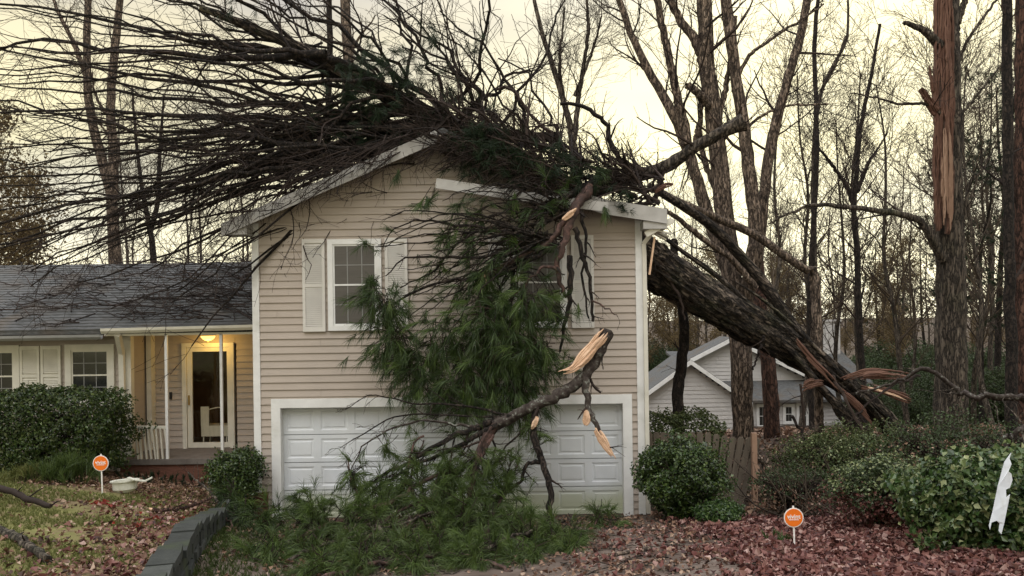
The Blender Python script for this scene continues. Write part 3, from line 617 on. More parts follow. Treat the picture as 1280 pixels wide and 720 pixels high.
hexa(mb, [(r0, NY + 6, rz0), (r1, NY + 6, rz0), (r1 - 1.5, NY + 10, rz0 + 3), (r0 - 1, NY + 10, rz0 + 3.6), (r0, NY + 6, rz0 + .1), (r1, NY + 6, rz0 + .1), (r1 - 1.5, NY + 10, rz0 + 3.1), (r0 - 1, NY + 10, rz0 + 3.7)])
nroof = mb.build('roof', M['shingle'], nb)
(c0, cz0), (c1, cz1) = q(1030, 440, NY + 9), q(1050, 402, NY + 9)
mb = MB(); box(mb, c0, c1, NY + 9, NY + 10, cz0 - .5, cz1); box(mb, c0 - .06, c1 + .06, NY + 8.94, NY + 10.06, cz1, cz1 + .12); mb.build('chimney', M['siding2'], nroof)
for xL, xR, xa, ze, za, y in ((g0, g1, ga, ez, az, NY - .42), (h0, h1, ha, hz, haz, NY + 3.58)):
    for x, s_ in ((xL, -1), (xR, 1)):
        mb = MB()
        if s_ < 0 and y > NY: x = xa - 1.9; sl_ = (za - ze) / (xR - xa); ze_ = za - 1.9 * sl_
        else: ze_ = ze; sl_ = (za - ze) / abs(xa - x)
        xo = x + s_ * .35; zo = ze_ - .35 * sl_
        hexa(mb, [(xo, y - .04, zo - .12), (xa, y - .04, za - .12), (xa, y, za - .12), (xo, y, zo - .12), (xo, y - .04, zo + .1), (xa, y - .04, za + .1), (xa, y, za + .1), (xo, y, zo + .1)]); mb.build('rake_board', M['white'], nb)
for a, b, c, e_ in ((981, 508, 990, 527), (998, 506, 1008, 533), (948, 508, 958, 532)):
    (x0_, z1_), (x1_, z0_) = q(a, b, wy), q(c, e_, wy)
    window(nb, x0_, x1_, z0_, z1_, wy - .03, 'glass', .12, 2, 1)

# ================================================================== FENCE
fn = thing('picket_fence', (3.3, 14.6, 0), 'weathered dark wooden fence with dog-eared boards leaning beside the round shrub', 'fence')
tops = [(808, 540), (850, 541), (880, 540), (905, 546), (925, 547), (944, 549)]
n = 15; pxs = np.linspace(812, 936, n)
mbr = MB(); bar(mbr, (2.4, 14.72, .35), (4.35, 14.72, .3), .04, .08); bar(mbr, (2.4, 14.72, 1.0), (4.35, 14.72, .95), .04, .08); mbr.build('rail', M['fence'], fn)
for k, px_ in enumerate(pxs):
    zt = at(px_, np.interp(px_, [t[0] for t in tops], [t[1] for t in tops]), 14.65)[2]; x = at(px_, 560, 14.65)[0]; ln_ = (0 if k < 7 else (k - 6) * .02); w = .055
    mb = MB(); y0_, y1_ = 14.64, 14.665
    xx = x + ln_; zb = float(zg(x, 14.65)) - .05
    bx = x - ln_ * 1.2
    prism(mb, [(bx - w, zb), (bx + w, zb), (xx + w, zt - .04), (xx + w * .55, zt), (xx - w * .55, zt), (xx - w, zt - .04)], y0_, y1_); mb.build('picket', M['fence'], fn)
mb = MB(); x = at(943, 600, 14.5)[0]; box(mb, x - .045, x + .045, 14.45, 14.54, -.1, at(943, 541, 14.5)[2]); o = mb.build('post', M['woodtan'], fn)

# ================================================================== YARD SIGNS
def text_mesh(s, size, loc, rotx, m, parent, name='lettering', ext=.002):
    cu = bpy.data.curves.new(name, 'FONT'); cu.body = s; cu.size = size; cu.align_x = 'CENTER'; cu.align_y = 'CENTER'; cu.extrude = ext; cu.offset = .0015
    t = bpy.data.objects.new(name, cu); C.objects.link(t); dg = bpy.context.evaluated_depsgraph_get(); me = bpy.data.meshes.new_from_object(t.evaluated_get(dg)); bpy.data.objects.remove(t)
    me.materials.clear(); me.materials.append(m); o = bpy.data.objects.new(name, me); C.objects.link(o); o.parent = parent
    o.rotation_euler = (R(90), 0, 0); o.location = np.array(loc) - wl(parent); return o
def yard_sign(px, pyc, pyb, Y, rad, label):
    c = at(px, pyc, Y); b = at(px + 1.5, pyb, Y)
    g = float(zg(b[0], Y)) if px > 500 else float(zl(b[0], Y)); print('sign', b, g)
    t = thing('yard_sign', (b[0], Y, min(g, b[2])), label, 'yard sign', 'round orange yard signs')
    mb = MB(); bar(mb, (b[0], Y + .01, min(g, b[2]) - .05), (c[0], Y + .01, c[2] + rad + .02), .018, .012, up=(0, 1, 0)); mb.build('stake', M['signwhite'], t)
    def disc(r, y0, y1, m, name):
        mb = MB(); n = 40; prism(mb, [(c[0] + r * math.cos(2 * math.pi * k / n), c[2] + r * math.sin(2 * math.pi * k / n)) for k in range(n)], y0, y1); return mb.build(name, M[m], t)
    disc(rad, Y - .004, Y + .002, 'signwhite', 'border'); disc(rad * .9, Y - .008, Y - .0045, 'orange', 'sign_face')
    text_mesh('vivint', rad * .62, (c[0], Y - .009, c[2] + rad * .1), 0, M['signwhite'], t)
    mb = MB(); box(mb, c[0] - rad * .5, c[0] + rad * .5, Y - .0105, Y - .0085, c[2] - rad * .24, c[2] - rad * .17); mb.build('underline', M['signwhite'], t)
yard_sign(126, 579, 601, 12.5, .123, 'round orange yard sign by the hedge on the left lawn')
yard_sign(992, 647, 686, 9.4, .115, 'round orange yard sign on a white stake in the red leaves')

# ================================================================== SHRUBS
def lumpy(n, c, r, p=.33, lump=.16, seed=0, zmin=None):
    d = rng.normal(0, 1, (n, 3)); d /= np.linalg.norm(d, axis=1, keepdims=True)
    ph = np.random.default_rng(seed).uniform(0, 6.3, 9); s_ = np.zeros(n)
    for k in range(3): s_ += np.sin(d[:, 0] * (3 + 2 * k) + ph[k]) * np.cos(d[:, 1] * (2.5 + 2 * k) + ph[k + 3]) * np.sin(d[:, 2] * (3.3 + 2 * k) + ph[k + 6]) / (1 + .4 * k)
    rr = (1 + lump * s_) * (rng.random(n) ** p)
    q = c + d * np.array(r) * rr[:, None]
    return q, d
def shrub(name, base, r, n, m, size, label, cat='shrub', group=None, boxy=0, seed=0, p=.22, stems=10, lump=.16, wid=.36, extra=None, foot=.0, low=None):
    t = thing(name, base, label, cat, group); base = np.array(base, float); c = base + np.array((0, 0, r[2]))
    q, d = lumpy(n, c, r, p, lump, seed)
    if boxy:
        d4 = np.abs(d) ** boxy; k = 1 / (d4.sum(1) ** (1 / boxy)); q = c + (q - c) * k[:, None]
    hr_ = np.clip((q[:, 2] - base[2]) / (2 * r[2]), 0, 1)
    ph_ = np.random.default_rng(seed + 50).uniform(0, 6.3, 6); bm = np.zeros(n)
    for k, fr_ in enumerate((5, 8, 13)): bm += np.sin(q[:, 0] * fr_ + ph_[k]) * np.sin(q[:, 2] * fr_ * 1.1 + ph_[k + 3]) * np.cos(q[:, 1] * fr_ + k) / (1 + .3 * k)
    q = c + (q - c) * (1 + .10 * bm * (1 + lump * 3))[:, None]; q[:, :2] = c[:2] + (q[:, :2] - c[:2]) * (1 - foot * (1 - sstep(0, .5, hr_)))[:, None]
    keep = (q[:, 2] > base[2] + .02 + rng.random(n) * .05) & (bm > -1.1 + .9 * rng.random(n) - (0 if lump > .1 else .6)); q, d = q[keep], d[keep]; hr_ = hr_[keep]
    mb = MB(); leaves(mb, q, d + rng.normal(0, .7, q.shape) + np.array((0, 0, .4)), size, wid=wid)
    if extra: k = rng.random(len(q)) < extra[1]; leaves(mb, q[k] * 1 + d[k] * .03, d[k] + rng.normal(0, .6, q[k].shape), size * 1.05, mi=1, wid=wid)
    ns_ = 34; sd_ = rng.normal(0, 1, (ns_, 3)); sd_[:, 2] = np.abs(sd_[:, 2]) + .1; sd_ /= np.linalg.norm(sd_, axis=1, keepdims=True); sd_[:, 1] = -np.abs(sd_[:, 1]) * .6
    kk_ = 12; tt_ = np.linspace(.9, 1.0, kk_)[None, :, None] + rng.uniform(.05, .28, (ns_, 1, 1)) * np.linspace(0, 1, kk_)[None, :, None]
    sp_ = (c + sd_[:, None] * np.array(r) * (1 - (foot * .2)) * tt_ + rng.normal(0, size * .35, (ns_, kk_, 3))).reshape(-1, 3); sp_ = sp_[sp_[:, 2] > base[2] + .1]
    leaves(mb, sp_, rng.normal(0, 1, sp_.shape), size, wid=wid)
    if low:
        mb = MB(); kl = rng.random(len(q)) < np.clip(1.5 - hr_ * 1.9, 0, .93); jt = rng.normal(0, .7, q.shape) + np.array((0, 0, .4)); th_ = rng.random(len(q)) < .55
        leaves(mb, sp_, rng.normal(0, 1, sp_.shape), size, wid=wid); leaves(mb, q[~kl], (d + jt)[~kl], size, wid=wid); leaves(mb, q[kl & th_], (d + jt)[kl & th_], size * 1.1, mi=1, wid=wid)
        if extra: k = (rng.random(len(q)) < extra[1] * 2) & (hr_ > .6); leaves(mb, q[k] + d[k] * .02, (d + jt)[k], size, mi=2, wid=wid)
    mb.build('foliage', [M[m]] + ([M[low]] if low else []) + ([M[extra[0]]] if extra else []), t)
    mb = MB(); pts = np.zeros((stems, 5, 3)); a = rng.uniform(0, 6.28, stems)
    for k in range(5): f_ = k / 4; pts[:, k] = base + np.c_[np.cos(a) * r[0] * .65 * f_ ** 1.3, np.sin(a) * r[1] * .65 * f_ ** 1.3, np.full(stems, r[2] * 1.5 * f_ - .03)] + rng.normal(0, .02, (stems, 3))
    rd = np.tile(np.linspace(.018, .006, 5), (stems, 1)); tubes(mb, pts, rd, 5)
    p2, r2 = grow(pts, rd, 10, (r[2] * .4, r[2] * .8), (25, 60), .3, N_=4); tubes(mb, p2, np.maximum(r2, .003), 3); mb.build('stem', M['twig'], t)
    return t
def gb(px, Y, left=False): x = at(px, 600, Y)[0]; return (x, Y, float(zl(x, Y) if left else zg(x, Y)))
# clipped hedge before the wing windows (boxy)
b = gb(50, 14.6, True); zt = at(62, 489, 14.6)[2]
shrub('hedge', b, (1.5, .6, (zt - b[2]) / 2), 30000, 'holly', .055, 'dark clipped hedge under the shuttered windows of the wing', 'hedge', boxy=4.5, p=.14, lump=.11, stems=22, extra=('moss', .2), seed=3)
b = gb(297, 13.6, True); b = (b[0] - .02, b[1], .42)
shrub('shrub', b, (.48, .45, .46), 8000, 'holly', .045, 'small rounded dark shrub at the corner of the porch and the garage', 'shrub', p=.2, lump=.2, seed=4, group='shrubs around the house')
b = gb(851, 13.0); zt = at(851, 548, 13)[2]
shrub('shrub', b, (.76, .62, (zt - b[2]) / 2), 17000, 'holly', .05, 'large rounded dark green shrub right of the garage door', 'shrub', p=.27, lump=.26, foot=.5, seed=5, group='shrubs around the house', extra=('hollylt', .12))
b = gb(896, 12.4); shrub('shrub', b, (.38, .3, .16), 2600, 'hollylt', .05, 'low green shrub at the right foot of the large rounded one', 'shrub', seed=6, group='shrubs around the house')
b = gb(842, 16.2); zt = at(842, 516, 16.2)[2]
shrub('hedge', b, (1.0, .5, (zt - b[2]) / 2), 14000, 'moss', .055, 'light green topped hedge rising behind the wooden fence', 'hedge', boxy=4, p=.13, seed=7)
b = gb(1100, 11.2); zt = at(1100, 572, 11.2)[2]
shrub('bush', b, (.78, .7, (zt - b[2]) / 2), 15000, 'azalea', .042, 'ragged bush with pale variegated top and bare brown lower stems', 'bush', p=.35, lump=.3, stems=70, seed=8, extra=('palegreen', .25), low='redleaf', group='bushes on the right')
b = gb(1235, 9.0); zt = at(1235, 563, 9)[2]
shrub('bush', b, (1.0, .8, (zt - b[2]) / 2), 13000, 'hollylt', .07, 'broadleaf bush with glossy pale and dark leaves under the white strip', 'bush', p=.3, lump=.26, seed=9, extra=('palegreen', .28), group='bushes on the right', stems=24)
b = gb(1060, 14.6); zt = at(1060, 532, 14.6)[2]
shrub('bush', b, (1.25, .8, (zt - b[2]) / 2), 16000, 'moss', .045, 'loose olive green bush below the base of the leaning trunk', 'bush', p=.35, lump=.35, seed=10, stems=60, extra=('palegreen', .08), low='azalea', group='bushes on the right')
b = gb(990, 13.5); shrub('bush', b, (.75, .6, .42), 4500, 'azalea', .04, 'thin dark thicket behind the right yard sign', 'bush', p=.4, lump=.3, seed=11, stems=90, low='brownleaf', group='bushes on the right')
b = gb(1200, 13.5); shrub('bush', b, (1.5, .9, .68), 12000, 'azalea', .045, 'sparse brown and green bush below the peeled standing trunk', 'bush', p=.4, lump=.3, seed=12, stems=80, low='brownleaf', group='bushes on the right')
# feathery green tuft in front of the hedge
def tuftplant(px, Y, w, h, n, label, m='needlelt', left=True, seed=0, lean=0, name='grassy_plant'):
    b = gb(px, Y, left); t = thing(name, b, label, 'plant', 'grassy green plants')
    mb = MB(); k = n; pos = np.array(b) + np.c_[rng.normal(0, w * .4, k), rng.normal(0, .15, k), rng.random(k) * h * .7]
    tufts(mb, pos, np.c_[rng.normal(lean, .35, k), rng.normal(0, .35, k), np.ones(k)], h * .55, 22, .35, .3, .007); mb.build('blades', M[m], t)
    mb = MB(); pts = np.stack([pos * [1, 1, 0] + [0, 0, b[2] - .02], pos], 1); tubes(mb, pts, np.full((k, 2), .004), 3); mb.build('stem', M['twig'], t)
tuftplant(84, 13.3, .55, .5, 90, 'feathery green plant in front of the clipped hedge')
tuftplant(30, 13.3, .5, .3, 50, 'low green plant left of the feathery one by the hedge', 'grass')
tuftplant(968, 9.9, .22, .16, 14, 'small green weed in the red leaves left of the right yard sign', 'hollylt', False)
tuftplant(185, 14.6, .7, .22, 26, 'low dark green plant below the porch railing', 'needledk')
tuftplant(235, 14.8, .6, .2, 22, 'low dark green plant at the edge of the porch below the storm door', 'needledk')
tuftplant(378, 13.4, .18, .45, 12, 'single upright dark sprig before the left edge of the garage door', 'needledk', False)

# ================================================================== PINE DEBRIS
def bough(name, traced, label, fans=(), clumps=(), cat='branch', group=None, bark='twigred', needle='needle', origin=None, twign=5, twl=(.25, .6), nlen=.24, wood=(), droop=.35, nn=24, hangdir=(0, 0, -.6)):
    o0 = traced[0][0][0] if origin is None else origin; o0 = at(*o0) if len(o0) == 3 and o0[0] > 20 else o0
    t = thing(name, tuple(o0), label, cat, group); mb = MB(); tw = MB(); tips = []
    for pts, r0, r1, *k in traced:
        kk = k[0] if k else {}
        pq = P(*pts); p_, r_ = limb(mb, pq, r0, r1, max(10, 4 * len(pts)), kk.get('sides', 7), kk.get('rough', .1), kk.get('mi', 0), wob=.012)
        nt_ = kk.get('tw', twign)
        if nt_:
            a_, b_ = grow(p_, r_, nt_, twl, (25, 65), .2, N_=5, bias=(0, 0, -.06), noise=.18); b_ = np.clip(b_, .003, .02); tubes(tw, a_, b_, 4)
            c_, d_ = grow(a_, b_, 3, (twl[0] * .4, twl[1] * .5), (25, 60), .3, N_=4, bias=(0, 0, -.05), noise=.15, rr=(.5, .8)); tubes(tw, c_, np.maximum(d_, .0025), 3)
            if kk.get('green', 1): k_ = rng.random(len(c_)) < kk.get('green', .12); tips.append((c_[k_, -1], c_[k_, -1] - c_[k_, -2]))
    for (A, Bs, n_, r0) in fans:      # A start px, Bs (x0,x1,y0,y1,Y0,Y1) ends
        for _ in range(n_):
            e_ = (rng.uniform(Bs[0], Bs[1]), rng.uniform(Bs[2], Bs[3]), rng.uniform(Bs[4], Bs[5])); s0 = np.array(A) + np.r_[rng.normal(0, 8, 2), 0]
            m_ = s0 * .45 + np.array(e_) * .55 + np.r_[rng.normal(0, 8), -14 + rng.normal(0, 12), rng.normal(0, .1)]
            p_, r_ = limb(mb, P(tuple(s0), tuple(m_), e_), r0, r0 * .35, 14, 5, .05, mi=2, wob=.02)
            a_, b_ = grow(p_, r_, 7, twl, (20, 55), .25, N_=5, bias=(0, 0, -.04), noise=.16); b_ = np.clip(b_, .003, .012); tubes(tw, a_, b_, 3)
            k_ = rng.random(len(a_)) < .09; tips.append((a_[k_, -1], a_[k_, -1] - a_[k_, -2]))
    nm = MB()
    for (x, y, Y, rad, n_) in clumps:
        n_ = int(n_ * .85) + 1
        c = at(x, y, Y); rr = rad / F * Y
        g = rng.normal(0, .48, (n_, 3)) * np.array((rr, min(rr, .32), rr)); pos = c + g
        gx_ = np.where(pos[:, 0] < wallx(pos[:, 1]) - .1, zl(pos[:, 0], pos[:, 1]), zg(pos[:, 0], pos[:, 1])) + .06
        pos[:, 2] = np.maximum(pos[:, 2], gx_); pos[:, 1] = np.where(pos[:, 2] > .1, np.minimum(pos[:, 1], 13.72), pos[:, 1])
        dd = g * np.array((1, .6, 1)) / rr * 1.1 + np.array(hangdir) + rng.normal(0, .35, (n_, 3))
        tips.append((pos, dd))
        # small woody shoots carrying the tufts
        dn = dd / np.linalg.norm(dd, axis=1, keepdims=True); k_ = rng.random(n_) < .6
        if k_.any():
            st = pos[k_] - dn[k_] * .3 - g[k_] * .3; st[:, 1] = np.minimum(st[:, 1], 13.75)
            tubes(tw, np.stack([st, (st + pos[k_]) / 2 + rng.normal(0, .02, st.shape), pos[k_]], 1), np.tile([.008, .006, .004], (k_.sum(), 1)), 3)
    if mb.n: mb.build('bough', [M[bark], M['lichen'], M['barkdk']], t, smooth=True)
    if tw.n: tw.build('twigs', M['twig'], t)
    pos = np.concatenate([a for a, b in tips]); dd = np.concatenate([b for a, b in tips]); dd = dd / (np.linalg.norm(dd, axis=1, keepdims=True) + 1e-9) + np.array((0, 0, -.15))
    ok = pos[:, 1] < 13.9; lt = ok & (rng.random(len(pos)) < .16); dk_ = ok & ~lt; tufts(nm, pos[dk_], dd[dk_], nlen, nn, .55, droop * .8, .006); tufts(nm, pos[lt] + (0, -.03, 0), dd[lt], nlen * 1.05, nn + 8, .5, droop * .8, .006, mi=1); nm.build('needles', [M[needle], M['needlehi']], t)
    for w_ in wood: w_(t)
    return t
def shard(name, pts, widths, th=.03, m='wood', jag=.25, n=26, nrm=(0, -1, 0.3)):
    def f(t):
        q = resample(np.c_[P(*pts), widths], n); nv = np.array(nrm, float); nv /= np.linalg.norm(nv)
        tn = np.gradient(q[:, :3], axis=0); tn /= np.linalg.norm(tn, axis=1, keepdims=True); sd_ = np.cross(tn, nv); sd_ /= np.linalg.norm(sd_, axis=1, keepdims=True)
        W_ = float(np.max(widths)); K = int(np.clip(W_ / .022, 4, 18)); mb = MB(); ph = rng.uniform(0, 6.3)
        for k in range(K):
            o = (k + .5) / K - .5; e0, e1 = abs(rng.normal(0, .04 + jag * .5)), abs(rng.normal(0, .04 + jag * .55))
            i0, i1 = int(min(e0, .3) * n), n - int(min(e1, .35) * n)
            if i1 - i0 < 4: continue
            d_ = np.arange(i0, i1); arch = math.cos(o * 2.6) * th * .4 + rng.normal(0, min(th * .12, .006))
            c = q[d_, :3] + sd_[d_] * (q[d_, 3] * o)[:, None] + nv * (arch + .25 * th * np.sin(ph + d_ * .35 + k * .7))[:, None]
            w = q[d_, 3] / K * .95; w = w * np.clip(np.minimum((d_ - i0) / 2 + .6, (i1 - 1 - d_) / 3 + .2), 0, 1); c = c + sd_[d_] * (np.cumsum(rng.normal(0, q[i0, 3] * .014, len(d_))) + rng.normal(0, q[i0, 3] * .02, len(d_)))[:, None] + nv * np.cumsum(rng.normal(0, .003, len(d_)))[:, None]
            l_, r_ = c - sd_[d_] * w[:, None], c + sd_[d_] * w[:, None]; dn = c - nv * th; up = c + nv * (w * .8)[:, None]
            v = np.stack([l_, up, r_, dn], 1).reshape(-1, 3); mm = len(d_)
            mb.add(v, [(i * 4 + j, i * 4 + (j + 1) % 4, i * 4 + 4 + (j + 1) % 4, i * 4 + 4 + j) for i in range(mm - 1) for j in range(4)])
        return mb.build(name, M[m], t)
    return f
# --- bough hanging off the roof edge in front of the gable
hang = [
 ([(738, 232, 13.5), (722, 250, 13.3), (706, 276, 13.2), (690, 300, 13.1), (660, 316, 13.1), (630, 332, 13.1), (607, 346, 13.1), (598, 362, 13.1)], .075, .035),
 ([(735, 238, 13.4), (716, 268, 13.1), (706, 300, 13.0), (697, 330, 13.0), (700, 352, 13.0), (708, 372, 13.0)], .08, .025),
 ([(718, 285, 13.1), (728, 320, 13.1), (738, 360, 13.1), (741, 402, 13.1)], .045, .02, dict(tw=3, mi=2, green=.01)),
 ([(739, 376, 13.1), (755, 383, 13.0), (772, 396, 12.95)], .018, .008, dict(tw=2, green=.01)),
 ([(712, 320, 13.0), (713, 360, 13.0), (707, 400, 13.0), (700, 440, 13.0)], .05, .02, dict(mi=2)),
 ([(725, 262, 13.3), (733, 300, 13.2), (728, 345, 13.2), (736, 398, 13.2)], .035, .015, dict(mi=2, green=.01)),
 ([(745, 225, 13.6), (700, 250, 13.3), (660, 275, 13.2), (640, 290, 13.2)], .06, .025, dict(mi=2)),
 ([(698, 336, 13.0), (678, 334, 12.9), (660, 352, 12.9), (640, 372, 12.9)], .03, .01, dict(green=.05)),
 ([(690, 275, 13.2), (640, 285, 13.1), (580, 282, 13.1), (530, 275, 13.2), (495, 285, 13.3), (478, 312, 13.3)], .03, .007, dict(mi=2, tw=14)),
 ([(690, 300, 13.1), (620, 318, 13.0), (560, 322, 13.0), (510, 322, 13.1), (482, 345, 13.2)], .035, .008, dict(mi=2, tw=14)),
 ([(690, 310, 13.1), (620, 345, 13.0), (560, 350, 12.9), (505, 372, 13.0), (470, 395, 13.1)], .035, .01, dict(mi=2, tw=14)),
 ([(640, 290, 13.2), (600, 290, 13.1), (570, 306, 13.1), (540, 340, 13.1), (500, 360, 13.1)], .03, .01, dict(mi=2, tw=12)),
]
H = [(478, 385, 13.0, 34, 70), (490, 430, 13.0, 40, 110), (520, 470, 13.0, 42, 110), (560, 430, 12.9, 48, 110), (610, 400, 12.8, 46, 130), (655, 385, 12.8, 38, 90), (625, 445, 12.7, 52, 150),
     (665, 450, 12.8, 36, 80), (585, 480, 12.8, 48, 130), (640, 490, 12.8, 42, 110), (545, 495, 12.9, 26, 36), (600, 360, 12.9, 30, 45), (462, 360, 13.2, 18, 18), (575, 512, 12.8, 26, 36), (650, 520, 13, 22, 20), (695, 400, 12.9, 24, 20),
     (533, 255, 13.3, 8, 5), (530, 250, 13.3, 6, 3), (575, 262, 13.2, 9, 6), (640, 252, 13.2, 8, 6), (600, 275, 13.2, 12, 8), (560, 300, 13.1, 14, 12), (590, 310, 13.1, 14, 10), (455, 305, 13.4, 5, 4), (640, 305, 13.1, 14, 9), (680, 265, 13.2, 10, 6), (545, 335, 13.1, 8, 5), (498, 219, 13.4, 4, 3), (745, 215, 13.5, 8, 6), (755, 262, 13.4, 5, 3), (680, 440, 12.8, 20, 16), (710, 460, 12.9, 16, 10)]
bough('hanging_bough', hang, 'tangled pine bough with green needles hanging off the roof over the right upstairs window', cat='pine bough',
      fans=[((688, 300, 13.1), (455, 600, 255, 420, 12.7, 13.4), 34, .02), ((700, 260, 13.3), (540, 690, 220, 330, 12.9, 13.5), 34, .016), ((640, 330, 13.1), (560, 720, 380, 500, 12.7, 13.3), 16, .016)],
      clumps=H, twl=(.2, .5), nlen=.26, nn=30, droop=.5, hangdir=(-.1, -.1, -.75),
      wood=[shard('splintered_wood', [(703, 275, 13.0), (712, 268, 12.98), (722, 260, 12.98)], [.06, .08, .05], .02), shard('splintered_wood', [(606, 342, 13.0), (607, 349, 12.97), (606, 357, 12.97)], [.04, .04, .02], .015)])
# --- broken leaning limb with the bright splintered end
low = [
 ([(758, 414, 12.2), (752, 430, 12.2), (744, 448, 12.2), (733, 466, 12.2), (716, 482, 12.2), (692, 497, 12.25), (665, 508, 12.3), (640, 520, 12.3), (618, 532, 12.3)], .10, .085, dict(mi=1, tw=3, sides=12, green=.05)),
 ([(622, 530, 12.3), (606, 548, 12.2), (596, 575, 12.0), (588, 615, 11.8), (586, 660, 11.7)], .07, .03, dict(tw=8)),
 ([(650, 516, 12.3), (600, 533, 12.3), (560, 548, 12.2), (520, 572, 12.1), (475, 597, 12.0), (438, 630, 11.8)], .055, .015, dict(mi=2, tw=16, green=.25)),
 ([(640, 522, 12.3), (590, 548, 12.2), (545, 570, 12.1), (500, 590, 12.0), (452, 630, 11.9)], .04, .012, dict(mi=2, tw=12, green=.25)),
 ([(610, 536, 12.3), (565, 530, 12.3), (530, 525, 12.2), (480, 540, 12.1), (452, 562, 12.0), (438, 590, 12.0)], .022, .007, dict(mi=1, tw=9, green=.2)),
 ([(669, 512, 12.3), (667, 545, 12.2), (677, 575, 12.1), (687, 605, 12.0), (689, 640, 11.9), (687, 668, 11.9)], .062, .045, dict(mi=2, tw=3, green=.01)),
 ([(677, 578, 12.1), (660, 580, 12.0), (652, 598, 12.0), (640, 612, 12.0), (620, 630, 12.0)], .03, .015, dict(mi=2, tw=5, green=.01)),
 ([(650, 540, 12.2), (615, 590, 12.0), (650, 625, 12.0), (660, 645, 12.0)], .015, .01, dict(mi=2, tw=6, green=.01)),
 ([(730, 468, 12.15), (733, 490, 12.1), (737, 515, 12.05), (748, 540, 12.0), (762, 562, 12.0)], .065, .03, dict(mi=1, tw=2, green=.01)),
 ([(752, 425, 12.15), (753, 440, 12.1), (754, 462, 12.1)], .012, .008, dict(mi=2, tw=0)),
 ([(530, 545, 12.2), (515, 560, 12.1), (500, 640, 11.9)], .02, .01, dict(tw=6)),
 ([(600, 530, 12.3), (620, 560, 12.2), (600, 610, 12.1), (610, 650, 12.0)], .02, .01, dict(tw=6, mi=2)),
 ([(640, 520, 12.3), (575, 505, 12.4), (520, 505, 12.5), (465, 495, 12.6), (432, 512, 12.7)], .02, .006, dict(tw=16, mi=2, green=.02)),
 ([(640, 522, 12.3), (570, 520, 12.4), (500, 520, 12.5), (450, 545, 12.6), (425, 560, 12.7)], .02, .006, dict(tw=14, mi=2, green=.02)),
]
bough('broken_limb', low, 'thick lichened limb propped before the garage door with bright orange splintered end', cat='broken limb', twl=(.25, .6),
      clumps=[(440, 600, 12.0, 12, 12), (480, 560, 12, 8, 5), (600, 590, 11.9, 30, 40), (630, 580, 11.9, 20, 18), (560, 600, 11.9, 35, 50), (510, 610, 11.9, 30, 30), (675, 555, 12.3, 12, 8), (660, 540, 12.3, 14, 10)], needle='needlelt', nn=26, droop=.7,
      wood=[shard('splintered_wood', [(698, 466, 12.12), (716, 461, 12.09), (730, 446, 12.08), (742, 432, 12.08), (752, 420, 12.09), (764, 406, 12.12)], [.05, .10, .18, .15, .19, .14], .05, jag=.28),
            shard('splintered_wood', [(733, 512, 11.98), (733, 525, 11.97), (732, 532, 11.97)], [.05, .10, .05], .02, 'wood', .1),
            shard('splintered_wood', [(744, 535, 11.96), (754, 552, 11.95), (769, 575, 11.95)], [.08, .11, .03], .03, 'wood', .25), shard('splintered_wood', [(672, 520, 12.15), (668, 530, 12.12), (664, 537, 12.12)], [.04, .07, .02], .02, 'wood', .15),
            shard('splintered_wood', [(618, 535, 12.15), (604, 560, 12.05), (596, 590, 11.9)], [.12, .12, .05], .03, 'twigred', .3)])
